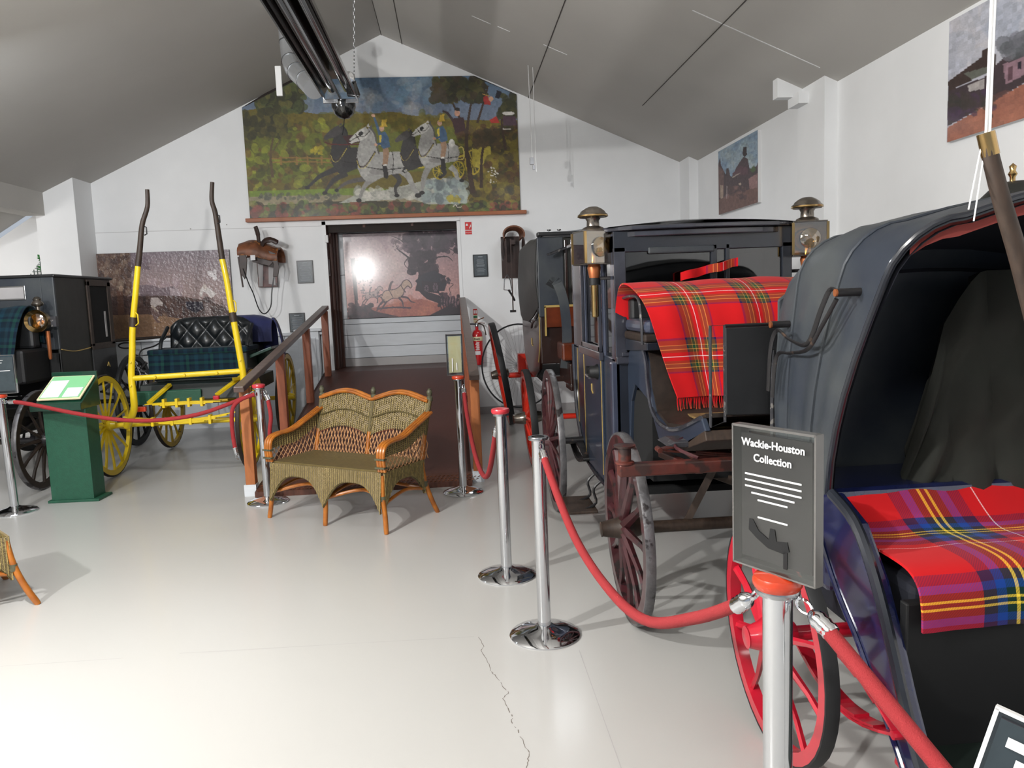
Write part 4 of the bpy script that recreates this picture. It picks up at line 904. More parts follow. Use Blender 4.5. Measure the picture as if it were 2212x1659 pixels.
for k in (4, 8, 12, 16):
    a, b = path[k], path[min(k+1, len(path)-1)]; d = (b-a).normalized()*.006; MB().tube([a-d, a+d], .101, n=20).build('seam_band', 'steel', dk, smooth=True)
MB().bb((-1.66, 8.28, 3.70), (-1.60, 8.31, 3.99)).build('hanger_strap', 'conduit_white', dk, bev=.004)
MB().lathe([(0, -.02), (.045, -.02), (.045, .02), (0, .02)], (-1.30, 8.0, 4.0), 16, 'y').build('inspection_cap', 'black_gloss', dk)

# ---------------------------------------------------------------- barrier posts, ropes and their signs
def post(x, y, label, cap='cap_red', h=.95, lean=(0, 0), ring=True):
    r_ = root('barrier_post', (x, y, 0), label, 'barrier post', group='chrome barrier posts')
    MB().lathe([(0, 0), (.165, 0), (.168, .008), (.160, .016), (.11, .032), (.05, .046), (.036, .055), (0, .055)], (x, y, 0), 40).build('base', 'chrome', r_, smooth=True)
    MB().tube([(x, y, .05), (x+lean[0], y+lean[1], h)], .0315, n=24).build('pole', 'chrome', r_, smooth=True)
    tx, ty = x+lean[0], y+lean[1]
    MB().lathe([(.03, -.012), (.046, -.012), (.048, -.004), (.046, .002), (.03, .002)], (tx, ty, h), 24).build('collar', 'steel', r_, smooth=True)
    if cap: MB().lathe([(0, 0), (.047, 0), (.052, .008), (.053, .018), (.049, .027), (.02, .033), (0, .033)], (tx, ty, h), 24).build('cap', cap, r_, smooth=True)
    return r_
P1 = (-3.66, 6.58); P2 = (-1.585, 6.44); P3 = (.02, 6.40); P4 = (.243, 4.375); P5 = (.366, 3.545); P6 = (.672, 1.585)
post(*P1, 'chrome barrier post at the far left with a sign on top', 'cap_orange', lean=(-.02, 0))
post(*P2, 'chrome barrier post with red cap between handrail and wicker settee', lean=(-.01, 0))
post(*P3, 'chrome barrier post carrying the upright clear sign holder before the ramp', 'cap_orange')
post(*P4, 'chrome barrier post with red cap left of the closed carriage')
post(*P5, 'chrome barrier post without a cap, in the middle foreground', None, .955)
p6 = post(*P6, 'nearest chrome barrier post with orange-red cap, beside the red wheel', 'cap_orange', .955)

def rope(pts, label, ends=(1, 1), r=.0165, n=26):
    P = interp(pts, n); r_ = root('barrier_rope', P[n//2], label, 'rope', group='red barrier ropes')
    a = 3 if ends[0] else 0; b = n-3 if ends[1] else n
    sl = (P[1]-P[0]).length; ka = max(1, round(.075/sl))
    a = ka if ends[0] else 0; b = n-ka if ends[1] else n
    MB().tube(P[a:b], r, n=10).build('cord', 'rope_red', r_, smooth=True)
    for e, (q0, q1) in enumerate(((P[0], P[a]), (P[-1], P[b-1]))):
        if not ends[e]: continue
        d = (q0-q1); L_ = d.length; d.normalize(); s_ = q1-d*.03
        zz = Vector((0, 0, 1)).rotation_difference(d).to_matrix()
        m = MB(); k = 7
        m.lathe([(0, 0)]+[(r*(1.25 if i % 2 else 1.1), .008*i) for i in range(k)]+[(r*.6, .008*k+.006), (0, .008*k+.01)], s_, 12, R=zz); m.build('end_ferrule', 'chrome', r_, smooth=True)
        c0 = s_+d*(.008*k+.024); sx = d.orthogonal().normalized()
        MB().tube([c0+d*math.cos(t_)*.02+sx*math.sin(t_)*.012 for t_ in np.linspace(0, 2*PI, 11)[:-1]], .0035, n=5, closed=True).build('hook', 'chrome', r_, smooth=True)
    return r_
rope([(-3.66, 6.56, .915), (-3.48, 6.53, .905), (-3.01, 6.5, .79), (-2.58, 6.48, .722), (-2.14, 6.46, .745), (-1.78, 6.45, .85), (-1.62, 6.44, .925)], 'red rope slung across the left bay in front of the yellow carriage')
rope([(-1.55, 6.43, .93), (-1.52, 6.40, .86), (-1.50, 6.38, .72), (-1.515, 6.38, .62), (-1.53, 6.40, .50)], 'short red rope hanging behind the capped post beside the settee', (1, 0), n=14)
rope([(-1.62, 6.40, .90), (-1.72, 6.38, .87), (-1.795, 6.38, .80), (-1.812, 6.38, .64), (-1.80, 6.38, .47), (-1.785, 6.38, .385)], 'loose red rope hanging down with a chrome hook, left of the settee', (0, 1), n=20)
rope([(.06, 6.38, .92), (.075, 6.1, .70), (.11, 5.6, .50), (.15, 5.2, .42), (.18, 4.85, .50), (.21, 4.55, .75), (.225, 4.42, .90)], 'red rope dipping low between the two posts at the foot of the ramp')
rope([(.372, 3.50, .925), (.39, 3.35, .83), (.435, 2.95, .66), (.485, 2.55, .60), (.53, 2.2, .63), (.585, 1.9, .76), (.625, 1.68, .885), (.645, 1.625, .93)], 'thick red rope curving from the middle post to the nearest post', n=34)
rope([(.705, 1.565, .935), (.735, 1.50, .90), (.80, 1.25, .775), (.86, 1.0, .66), (.92, .75, .60)], 'nearest red rope running down to the lower right', (1, 0), n=26)
# loose end of rope behind the left post
def sign_holder(name, T, W_, H_, label, body, header=(), rows=(), extra=None):
    """clear acrylic block with a dark card; T: origin at centre bottom, x right, y up, z to the reader"""
    r_ = root(name, (0, 0, 0), label, 'sign', T=T)
    def bx(a, b, nm, mm, bev=0.): return MB().bb(a, b).build(nm, mm, r_, local=True, bev=bev)
    bx((-W_/2, 0, -.012), (W_/2, H_, .012), 'acrylic_block', 'acrylic', .001)
    for a, b in (((-W_/2, H_-.004, -.0125), (W_/2, H_+.001, .0125)), ((-W_/2-.001, 0, -.0125), (-W_/2+.003, H_, .0125)), ((W_/2-.003, 0, -.0125), (W_/2+.001, H_, .0125)), ((-W_/2, -.001, -.0125), (W_/2, .003, .0125))):
        bx(a, b, 'polished_edge', 'sign_edge')
    bx((-W_/2+.018, .02, -.003), (W_/2-.014, H_-.018, .003), 'card', body)
    y = H_-.036
    for s_, sz in header:
        text(s_, sz, 'print_white', r_, T @ Matrix.Translation((.002, y, .0135)), ext=.0004, bold=sz*.02); y -= sz*1.35
    y -= .006; m = MB()
    for wd, gap in rows: MB().bb((.002-wd*W_/2, y-.0018, .0126), (.002+wd*W_/2, y+.0018, .0133)).build('text_line', 'print_white', r_, local=True); y -= gap
    return r_
def tframe(x, y, z, rz, tilt=0., roll=0.): return Matrix.Translation((x, y, z)) @ Matrix.Rotation(rz, 4, 'Z') @ Matrix.Rotation(PI/2-tilt, 4, 'X') @ Matrix.Rotation(roll, 4, 'Z')
sg = sign_holder('collection_sign', tframe(.668, 1.585, .988, math.radians(-62)), .215, .315, 'dark clear-edged sign with white heading on the nearest barrier post', 'sign_black',
            (('Wackie-Houston', .0235), ('Collection', .0235)), ((.68, .0135), (.68, .0135), (.68, .0135), (.52, .0135), (.36, .038), (.36, .03)))
m = MB()   # faint dark carriage drawing on the card
m.prism([(-.062, .085), (-.04, .07), (-.01, .055), (.03, .052), (.045, .06), (.04, .08), (.012, .075), (.008, .10), (-.004, .10), (-.008, .075), (-.035, .088), (-.05, .11), (-.06, .11)], 'z', .0126, .0131); m.bb((.03, .02, .0126), (.04, .06, .0131))
m.build('drawing', 'near_black', sg, local=True)
sign_holder('collection_sign', tframe(-3.715, 6.55, .985, math.radians(8)), .36, .31, 'slate sign on the post at the left edge of the picture', 'sign_slate', (), ((.55, .02), (.5, .02), (.4, .045), (.8, .018)))
s3 = sign_holder('collection_sign', tframe(.0, 6.39, .985, math.radians(4)), .135, .335, 'pale upright clear sign holder with dark rim before the ramp', 'cream')
MB().bb((-.066, .0, -.010), (-.058, .335, .0128)).bb((-.066, .322, -.010), (.066, .33, .0128)).bb((.06, .0, -.010), (.066, .335, .0128)).build('rim', 'frame_black', s3, local=True)
m = MB(); m.bb((-.025, .03, .0126), (-.018, .14, .013)).bb((.01, .04, .0126), (.017, .10, .013)); m.build('reflection_streaks', 'paper_white', s3, local=True)
# low sign at the lower right corner on a slim foot
s4 = root('floor_sign', (.93, 1.13, 0), 'tilted clear sign with white heading at the lower right corner', 'sign')
MB().lathe([(0, 0), (.13, 0), (.13, .01), (.02, .03), (0, .03)], (.95, 1.14, 0), 24).tube([(.95, 1.14, .02), (.95, 1.14, .62)], .012).build('stand', 'steel', s4, smooth=True)
Ts = tframe(.885, 1.14, .60, math.radians(-40), tilt=.25, roll=math.radians(-14)); wm4 = Ts
def loc4(bm_, nm, mm):
    q = MB(); q.v = [wm4 @ v for v in bm_.v]; q.f = bm_.f; q.uv = bm_.uv; return q.build(nm, mm, s4)
loc4(MB().bb((-.10, 0, -.010), (.10, .26, .010)), 'acrylic_block', 'acrylic')
loc4(MB().bb((-.10, .256, -.0105), (.10, .262, .0105)).bb((-.101, 0, -.0105), (-.094, .26, .0105)), 'polished_edge', 'print_white')
loc4(MB().bb((-.088, .015, -.003), (.088, .245, .003)), 'card', 'sign_slate')
loc4(MB().bb((-.07, .205, .0105), (.07, .222, .0115)).bb((-.05, .178, .0105), (.06, .192, .0115)), 'heading', 'print_white')

# ---------------------------------------------------------------- green display desk
kd = root('display_desk', (-3.30, 6.95, 0), 'green painted display desk with slanting board, left of the yellow wheel', 'display stand', rotz=math.radians(-2))
K = wm(kd)
def kb(mb, nm, mm, parent=kd, bev=.0, **k): return mb.build(nm, mm, parent, local=True, bev=bev, **k)
kb(MB().bb((-.19, -.12, .02), (.165, .09, .80)), 'pedestal', 'green_paint', bev=.004)
kb(MB().bb((-.215, -.14, 0), (.215, .11, .022)), 'plinth', 'green_paint', bev=.003)
kb(MB().prism([(-.17, .80), (-.17, .86), (.13, 1.04), (.13, 1.10), (.15, 1.10), (.15, .80)], 'x', -.22, .165), 'desk_top', 'green_dark', bev=.004)
kb(MB().bb((-.25, -.20, .80), (.17, -.165, .86)), 'front_lip', 'green_dark', bev=.004)
Rk = Matrix.Rotation(math.radians(30), 3, 'X')
kb(MB().box((-.03, -.01, .975), (.36, .34, .014), Rk), 'display_panel', 'cream', bev=.004)
kb(MB().box((-.03, -.014, .983), (.33, .31, .004), Rk), 'panel_print', 'screen_green')
kb(MB().box((-.11, -.04, .970), (.15, .24, .006), Rk), 'paper_sheet', 'paper_white')
kb(MB().box((.06, -.09, .942), (.13, .13, .006), Rk), 'paper_sheet', 'paper_white')

# ---------------------------------------------------------------- wicker settee and chair
def settee(name, T, hw, label, cat, nb=2, stool=False):
    r_ = root(name, (0, 0, 0), label, cat, T=T)
    def B(mb, nm, mm, **k): return mb.build(nm, mm, r_, local=True, **k)
    D0, D1 = .05, .50; ZS = .425; n = nb
    # seat pad
    P = [[(-hw+2*hw*i/24, D0-.02+(D1-D0)*j/8, ZS+.012-.014*math.sin(PI*i/24)*math.sin(PI*j/8)) for j in range(9)] for i in range(25)]
    B(MB().grid(P, .02, [[(2*hw*i/24, .5*j/8) for j in range(9)] for i in range(25)]), 'seat', 'wicker', smooth=50)
    # front apron with one arch per seat, drawn down to the legs
    def apron(x0, x1, f, nseg, nm, deep=.20):
        cols = []; NB = 14*nseg
        for i in range(NB+1):
            u = i/NB; ph = (u*nseg) % 1.0; arch = math.sin(PI*min(max(((u*nseg) % 1.0 if i < NB else 1.), 0), 1)); lo = ZS-.085-deep*(1-arch)**1.6 if 0 < i < NB else ZS-.085-deep
            if abs(ph) < 1e-6: lo = ZS-.085-deep
            x = x0+(x1-x0)*u; cols.append([f(x, ZS-(ZS-lo)*j/7) for j in range(8)])
        rb_ = MB(); off = Vector((0, -.013, 0)) if 'front' in nm or 'back' in nm else Vector((.0, 0, 0))
        for ci in range(0, NB+1):
            sgx = 0 if 'side' not in nm else (.014 if cols[ci][0][0] > 0 else -.014)
            a0 = [Vector(q)+off+Vector((sgx, 0, 0)) for q in cols[ci]]; rb_.tube([a0[0], a0[4], a0[7]], .0028, n=4, cap=False)
            if ci < NB: b0 = [Vector(q)+off+Vector((sgx, 0, 0)) for q in cols[ci+1]]; a1 = [(p+q)/2 for p, q in zip(a0, b0)]; rb_.tube([a1[0], a1[4], a1[7]], .0028, n=4, cap=False)
        B(rb_, 'woven_ribs', 'cane_pale', kind='stuff')
        B(MB().grid(cols, .012, [[((x1-x0)*i/NB, .4*j/7) for j in range(8)] for i in range(NB+1)]), nm, 'wicker_rib', smooth=50)
        m = MB().tube([c_[7] for c_ in cols], .008, n=6); return m
    m = apron(-hw, hw, lambda x, z: (x, D0-.025-(ZS-z)*.12, z), n, 'front_apron')
    B(m, 'apron_edge', 'wicker_dark', smooth=True)
    for sx in (-1, 1):
        m = apron(D0-.02, D1, lambda y, z, sx=sx: (sx*(hw+.005), y, z), 1, 'side_apron', .17); B(m, 'apron_edge', 'wicker_dark', smooth=True)
    m = apron(-hw, hw, lambda x, z: (x, D1+.01, z), n, 'back_apron', .14)
    # legs
    legs = []
    for k in range(n+1):
        x = -hw+2*hw*k/n; sx = (x > .01)-(x < -.01); fx = x+sx*.02
        a = [(x, D0-.02, ZS-.02), (x, D0-.03, .26), (fx, D0-.04, .12), (fx+sx*.015, D0-.055, 0)]
        b = [(x, D1-.01, ZS-.02), (x+sx*.01, D1+.01, .26), (x+sx*.03, D1+.05, .12), (x+sx*.05, D1+.10, 0)]
        for q in (a, b): B(MB().tube(spline(q, 4), [.018]*12+[.016], n=10), 'leg', 'rattan', smooth=True)
        for q in (a, b): B(MB().tube([Vector(q[1])+Vector((0, 0, .0)), Vector(q[1])-Vector((0, 0, .04))], .021, n=10), 'binding', 'knob_dark', smooth=True)
    xs = [-hw+2*hw*k/n for k in range(n+1)]
    for k in range(n):
        for y0, z0 in ((D0-.03, .22), (D1+.02, .22)):
            B(MB().tube(spline([(xs[k], y0, z0-.02), ((xs[k]+xs[k+1])/2, y0+.12*(1 if y0 < .2 else -1), z0+.035), (xs[k+1], y0, z0-.02)], 8), .0135, n=8), 'stretcher', 'rattan', smooth=True)
    for x in xs: B(MB().tube(spline([(x, D0-.02, .20), (x, (D0+D1)/2, .245), (x, D1+.01, .20)], 6), .013, n=8), 'stretcher', 'rattan', smooth=True)
    if stool: return r_
    # back: lattice, woven panel, humped top rail
    lean = lambda z: D1+(z-ZS)*.28
    def topz(x):
        u = ((x+hw)/(2*hw)*n) % 1.0 if x < hw-1e-4 else 1.; return .845+.055*math.sin(PI*u)**1.3
    def midz(x): return topz(x)-.27
    NU = 24*n; NU_b = NU
    P = []; UV = []
    for i in range(NU+1):
        x = -hw+2*hw*i/NU; z0, z1 = midz(x), topz(x); P.append([(x*(1+.05*(z0+(z1-z0)*j/8-ZS)), lean(z0+(z1-z0)*j/8), z0+(z1-z0)*j/8) for j in range(9)]); UV.append([(2*hw*i/NU, .27*j/8) for j in range(9)])
    B(MB().grid(P, .012, UV), 'woven_back', 'wicker_rib', smooth=50)
    B(MB().tube([p[0] for p in P], .007, n=6), 'back_braid', 'gear_red', smooth=True)
    rb_ = MB(); rr = random.Random(9)
    for i in range(NU_b+1):
        j = 0
        while j < 8:
            L2 = rr.choice((1, 2, 2, 3)); e = min(8, j+L2); rb_.tube([Vector(P[i][j])+Vector((0, -.006, 0)), Vector(P[i][e])+Vector((0, -.006, 0))], .0034, n=4); j = e+1
    B(rb_, 'woven_ribs', 'cane_pale', kind='stuff')
    B(MB().tube([Vector(p[4])+Vector((0, -.012, 0)) for p in P], .006, n=6), 'back_braid', 'wicker_dark', smooth=True)
    for k in range(n):
        seg = P[24*k:24*(k+1)+1]
        for dy, dz, rr_ in ((-.020, .004, .014), (0, .014, .015), (.018, .008, .013)):
            B(MB().tube([Vector(p[8])+Vector((0, dy, dz)) for p in seg], rr_, n=8), 'top_rail', 'rattan', smooth=True)
    m = MB(); 
    def lattice(pf, L_, nl, m):
        for s_ in (1, -1):
            for k in range(-2, nl+1):
                pts = []
                for q in range(5):
                    v = q/4; u = (k+(v*2 if s_ > 0 else (1-v)*2))/nl
                    if 0 <= u <= 1: pts.append(Vector(pf(u, v))+Vector((0, .003*s_, 0)))
                if len(pts) > 1: m.tube(pts, .0034, n=4, cap=False)
        return m
    lattice(lambda u, v: ((-hw+2*hw*u)*(1+.05*(v*.14)), lean(ZS+(midz(-hw+2*hw*u)-ZS)*v), ZS+(midz(-hw+2*hw*u)-ZS)*v), 2*hw, 16*n, m)
    B(m, 'back_lattice', 'cane', kind='stuff')
    for x in xs:
        B(MB().tube([(x, D1, ZS-.02), (x*1.0, lean(.60), .60)], .017, n=10), 'back_post', 'rattan', smooth=True)
        B(MB().tube([(x, lean(.60), .60), (x*1.02, lean(.86), .86)], .019, n=10), 'back_post', 'wicker_dark', smooth=True)
        B(MB().lathe([(0, -.03), (.022, -.028), (.024, 0), (.014, .012), (.021, .030), (.021, .045), (.012, .058), (.013, .066), (0, .070)], (x*1.02, lean(.87), .875), 12), 'finial', 'knob_dark', smooth=True)
    # arms
    for sx in (-1, 1):
        X = sx*(hw+.012)
        armp = [(X, D0-.035, ZS+.01), (X, D0-.045, ZS+.10), (X, D0-.025, ZS+.175), (X, D0+.05, ZS+.205), (X*1.0, D0+.20, ZS+.215), (X*1.0, D0+.36, ZS+.27), (X*1.01, lean(.76), .765)]
        q = spline(armp, 8)
        for dx in (-.024, 0, .024): B(MB().tube([p+Vector((dx, 0, 0)) for p in q], .0145 if dx == 0 else .013, n=8), 'arm_rail', 'rattan', smooth=True)
        for zz in (ZS+.04, ZS+.10): B(MB().bb((X-.041, D0-.064, zz-.006), (X+.041, D0-.028, zz+.006)), 'binding', 'knob_dark')
        y0, y1 = D0-.01, lean(.66)
        def tz(y):
            t_ = (y-y0)/(y1-y0); return ZS+.19+.015*t_+.14*max(0, t_-.45)**1.3*1.6
        P2_ = [[(X, y0+(y1-y0)*i/20, tz(y0+(y1-y0)*i/20)-.085+.085*j/5) for j in range(6)] for i in range(21)]
        B(MB().grid(P2_, .010, [[(.5*i/20, .085*j/5) for j in range(6)] for i in range(21)]), 'woven_arm', 'wicker_rib', smooth=50)
        rb_ = MB()
        for i in range(21): rb_.tube([Vector(P2_[i][0])+Vector((sx*.004, 0, 0)), Vector(P2_[i][5])+Vector((sx*.004, 0, 0))], .0032, n=4); rb_.tube([Vector(P2_[i][0])-Vector((sx*.014, 0, 0)), Vector(P2_[i][5])-Vector((sx*.014, 0, 0))], .0032, n=4)
        B(rb_, 'woven_ribs', 'cane_pale', kind='stuff')
        m = MB(); lattice(lambda u, v: (X, y0+(y1-y0)*u, ZS+(tz(y0+(y1-y0)*u)-.085-ZS)*v), .5, 11, m); B(m, 'arm_lattice', 'cane', kind='stuff')
    return r_
settee('wicker_settee', Matrix.Translation((-.992, 5.645, 0)) @ Matrix.Rotation(math.radians(-33.4), 4, 'Z'), .525, 'two-seat wicker settee with orange rattan frame in front of the ramp', 'settee', 2)
settee('wicker_stool', Matrix.Translation((-3.04, 4.236, 0)) @ Matrix.Rotation(math.radians(-48), 4, 'Z') @ Matrix.Diagonal((1, 1, .95, 1)), .27, 'dark wicker stool cut off by the left edge of the picture', 'stool', 1, True)

# ---------------------------------------------------------------- carriage pieces
def lampbody(r_, x, y, zc, rz, name='lamp'):
    """square carriage lantern with chimney and candle tube as one part"""
    T = Matrix.Translation((x, y, zc)) @ Matrix.Rotation(rz, 4, 'Z')
    def B(mb, nm, mm, par, **k):
        mb.v = [T @ v for v in mb.v]; return mb.build(nm, mm, par, **k)
    a = .094; h = .090
    l_ = B(MB().bb((-a, -a, -h-.008), (a, a, -h)), name, 'lamp_metal', r_, bev=.002)
    B(MB().bb((-a, -a, h), (a, a, h+.008)), 'top_plate', 'lamp_metal', l_, bev=.002)
    for sx in (-1, 1):
        for sy in (-1, 1): B(MB().bb((sx*a-.007, sy*a-.007, -h), (sx*a+.007, sy*a+.007, h)), 'corner_post', 'brass', l_)
    for sx, sy in ((0, -1), (-1, 0), (1, 0)):
        if sx == 0: B(MB().bb((-a, sy*a-.002, -h), (a, sy*a+.002, h)), 'pane', 'glass_lamp', l_)
        else: B(MB().bb((sx*a-.002, -a, -h), (sx*a+.002, a, h)), 'pane', 'glass_lamp', l_)
    B(MB().bb((-a, a-.004, -h), (a, a, h)), 'back_plate', 'brass', l_)
    B(MB().lathe([(0, -.012), (.045, -.010), (.060, 0), (.045, .010), (0, .012)], (0, -a, 0), 18, 'y'), 'lens', 'glass_lamp', l_, smooth=True)
    B(MB().lathe([(.062, -.012), (.068, -.02), (.06, -.03)], (0, a-.008, 0), 18, 'y'), 'reflector', 'chrome', l_, smooth=True)
    B(MB().lathe([(0, -h), (.022, -h), (.022, -.03), (.016, -.02), (.03, .0), (.022, .03), (.012, .05), (0, .05)], (0, 0, 0), 14), 'burner', 'brass', l_, smooth=True)
    B(MB().lathe([(.07, 0), (.06, .02), (.038, .03), (.036, .06), (.045, .075), (.085, .085), (.088, .095), (.075, .105), (.07, .115), (.05, .13), (.03, .14), (0, .142)], (0, 0, h+.006), 24), 'chimney', 'lamp_metal', l_, smooth=True)
    B(MB().lathe([(.080, .0), (.090, .004), (.088, .012), (.078, .014)], (0, 0, h+.086), 24), 'chimney_rim', 'brass', l_, smooth=True)
    B(MB().lathe([(.034, 0), (.040, -.02), (.028, -.085), (.0, -.085)], (0, 0, -h-.006), 16), 'socket', 'copper', l_, smooth=True)
    B(MB().lathe([(0, -.085), (.034, -.085), (.034, -.125), (0, -.125)], (0, 0, -h), 16), 'clamp', 'near_black', l_, smooth=True)
    B(MB().lathe([(0, -.125), (.023, -.127), (.021, -.31), (.015, -.315), (0, -.315)], (0, 0, -h), 16), 'candle_tube', 'brass', l_, smooth=True)
    return l_
def axle(r_, x0, x1, y, z, m_='black_iron', rr=.026):
    MB().tube([(x0, y, z), (x1, y, z)], rr, n=10).build('axle', m_, r_, smooth=True)

# ---------------------------------------------------------------- closed carriage (dark blue)
bg = root('closed_carriage', (1.45, 5.0, 0), 'dark blue closed carriage with glass windows and a driver seat, right of the middle', 'carriage')
XN, XF, YF, YR = .93, 1.98, 4.47, 5.98
side = [(YF, 1.22), (YR+.04, 1.22), (YR+.02, .95), (YR-.06, .70), (5.72, .50), (5.45, .40), (4.80, .385), (4.60, .43), (YF, .60)]
for x0, x1, nm in ((XN, XN+.03, 'side_panel'), (XF-.03, XF, 'side_panel')):
    MB().prism(side, 'x', x0, x1).build(nm, 'carriage_blue', bg, bev=.006)
    for y0, y1 in ((YF, YF+.10), (4.80, 4.86), (5.50, 5.56), (YR-.16, YR+.04)): MB().bb((x0, y0, 1.20), (x1, y1, 1.93)).build('window_pillar', 'trim_blue', bg, bev=.005)
    MB().bb((x0, YF, 1.83), (x1, YR+.04, 1.94)).build('header_rail', 'trim_blue', bg, bev=.004)
    MB().bb((x0+.010, 4.57, 1.22), (x0+.014, 5.82, 1.84)).build('side_glass', 'glass_dark', bg)
MB().bb((XN-.008, 5.56, 1.22), (XN+.022, 5.86, 1.84)).build('quarter_panel', 'carriage_blue_dark', bg, bev=.004)
dr = MB().prism([(4.84, 1.20), (5.52, 1.20), (5.52, .44), (5.40, .42), (4.84, .42)], 'x', XN-.014, XN+.001).build('door', 'carriage_blue', bg, bev=.004)
for y_ in (4.855, 5.50): MB().bb((XN-.017, y_-.004, .45), (XN-.013, y_+.004, 1.18)).build('gold_line', 'gold_line', dr)
MB().bb((XN-.004, 5.86, .62), (XN-.001, 5.868, 1.2)).build('gold_line', 'gold_line', dr)
m = MB().tube([(XN-.016, 5.2, 1.0), (XN-.016, 5.2, .955), (XN-.016, 5.16, .94)], .005, n=5); m.build('monogram', 'gold_line', dr)
for a, b in (((XN-.03, 4.82, 1.185), (XN-.001, 5.60, 1.235)), ((XN-.022, 4.86, 1.235), (XN-.001, 5.54, 1.27)), ((XN-.022, 4.86, 1.80), (XN-.001, 5.54, 1.835)), ((XN-.022, 4.86, 1.235), (XN-.001, 4.90, 1.83)), ((XN-.022, 5.50, 1.235), (XN-.001, 5.54, 1.83))):
    MB().bb(a, b).build('window_frame', 'moulding', dr, bev=.004)
MB().lathe([(.0, -.06), (.03, -.06), (.038, -.05), (.042, -.02), (.05, -.01), (.05, 0), (0, 0)], (XN-.01, 4.98, 1.10), 18, 'x').build('round_boss', 'near_black', dr, smooth=True)
MB().lathe([(.0, -.05), (.026, -.05), (.026, 0), (0, 0)], (XN-.01, 5.14, 1.10), 14, 'x').build('door_handle', 'near_black', dr, smooth=True)
MB().tube([(XN-.05, 5.20, 1.06), (XN-.05, 5.08, 1.055)], .011).build('door_handle', 'steel', dr, smooth=True)
MB().bb((XN-.025, YF+.0, .55), (XN+.03, YF+.06, 1.20)).build('corner_moulding', 'trim_blue', bg, bev=.008)
m = MB(); pts = spline([(XN-.006, YR+.045, 1.22), (XN-.006, YR+.025, .95), (XN-.006, YR-.055, .70), (XN-.006, 5.72, .50), (XN-.006, 5.45, .40), (XN-.006, 4.80, .385), (XN-.006, 4.60, .43), (XN-.006, YF-.01, .60)], 5)
m.tube(pts, .014, n=6).build('edge_moulding', 'moulding', bg, smooth=True)
MB().bb((XN, YF, .50), (XF, YF+.03, 1.22)).build('front_panel', 'carriage_blue_dark', bg, bev=.005)
MB().bb((XN, YR-.02, .60), (XF, YR+.02, 1.95)).build('back_panel', 'carriage_blue_dark', bg, bev=.01)
MB().bb((XN+.02, YF+.02, .40), (XF-.02, YR-.1, .44)).build('cabin_floor', 'dark_interior', bg)
MB().bb((XN+.05, 5.35, .45), (XF-.05, 5.9, .85)).bb((XN+.05, 5.75, .85), (XF-.05, 5.95, 1.55)).build('cabin_seat', 'dark_interior', bg, bev=.03)
# front window wall
for x0, x1 in ((XN, XN+.07), (1.50, 1.535), (1.585, 1.61), (XF-.06, XF)): MB().bb((x0, YF-.012, 1.20), (x1, YF+.03, 1.86)).build('window_pillar', 'moulding' if x0 < 1.2 else 'carriage_blue_dark', bg, bev=.005)
MB().bb((XN, YF-.03, 1.19), (XF, YF+.03, 1.235)).build('window_sill', 'moulding', bg, bev=.008)
MB().bb((XN+.03, YF-.04, 1.235), (1.18, YF+.0, 1.26)).build('window_sill', 'moulding', bg, bev=.006)
MB().bb((XN, YF-.012, 1.83), (XF, YF+.03, 1.95)).build('header_rail', 'carriage_blue_dark', bg, bev=.004)
MB().bb((XN+.20, YF-.02, 1.815), (1.52, YF+.0, 1.855)).build('blind_roll', 'leather_grey', bg, bev=.01)
MB().bb((XN+.06, YF+.006, 1.23), (1.50, YF+.010, 1.84)).build('front_glass', 'glass_dark', bg)
MB().bb((1.535, YF+.006, 1.23), (XF-.06, YF+.010, 1.84)).build('front_glass', 'glass_dark', bg)
# roof with bowed front and two mouldings
def plan(o, bow):
    P = []
    for i in range(17):
        t_ = i/16; x_ = XN-o+(XF-XN+2*o)*t_; P.append((x_, YF-o-bow*math.sin(PI*t_)+.10*(abs(2*t_-1))**10))
    return P+[(XF+o, YR+o-.06), (XF+o-.06, YR+o), (XN-o+.06, YR+o), (XN-o, YR+o-.06)]
MB().prism(plan(.015, .05), 'z', 1.915, 1.95).build('cornice', 'moulding', bg, bev=.006)
MB().prism(plan(.045, .06), 'z', 1.95, 1.975).build('cornice', 'moulding', bg, bev=.006)
rows = []
for j in range(9):
    rows.append([(XN-.03+(XF-XN+.06)*i/16, (YF-.03-.05*math.sin(PI*i/16))*(1-j/8)+(YR+.03)*j/8, 1.972+.055*(1-(2*i/16-1)**2)*(1-(2*j/8-1)**4*.6)) for i in range(17)])
MB().grid(rows).build('roof', 'carriage_blue_dark', bg, smooth=60)
# driver's boot, seat and dash
up = [(4.47, 1.24), (4.36, 1.30), (4.10, 1.31), (4.03, 1.24), (3.99, 1.10), (3.90, .985), (3.70, .945), (3.45, .975), (3.12, 1.075)]
lo = [(3.07, 1.03), (3.35, .915), (3.62, .865), (3.80, .865), (3.90, .95), (4.02, 1.04), (4.30, 1.09), (4.40, .98), (4.45, .75), (4.47, .50)]
for x0 in (1.0, 1.90): MB().prism(up+lo, 'x', x0, x0+.025).build('boot_side', 'carriage_blue', bg, bev=.005)
MB().tube(spline([(.998, *p) for p in up[2:]], 4), .011, n=6).build('edge_moulding', 'moulding', bg, smooth=True)
m = MB(); m.grid([[(x_, *p) for p in up[2:]] for x_ in (1.02, 1.905)], .018).build('footboard', 'strip_dark', bg, smooth=60)
MB().bb((1.15, 3.4, .975), (1.80, 3.85, .985)).build('foot_mat', 'hay', bg, bev=.003)
MB().bb((1.02, 4.0, .60), (1.91, 4.44, 1.05)).build('boot_shade', 'dark_interior', bg)  # black block in the open arch, stands in for the shade under the seat
MB().prism([(4.46, 1.27), (4.44, 1.34), (3.95, 1.34), (3.95, 1.30)], 'x', .985, 1.925).build('seat_board', 'carriage_blue_dark', bg, bev=.005)
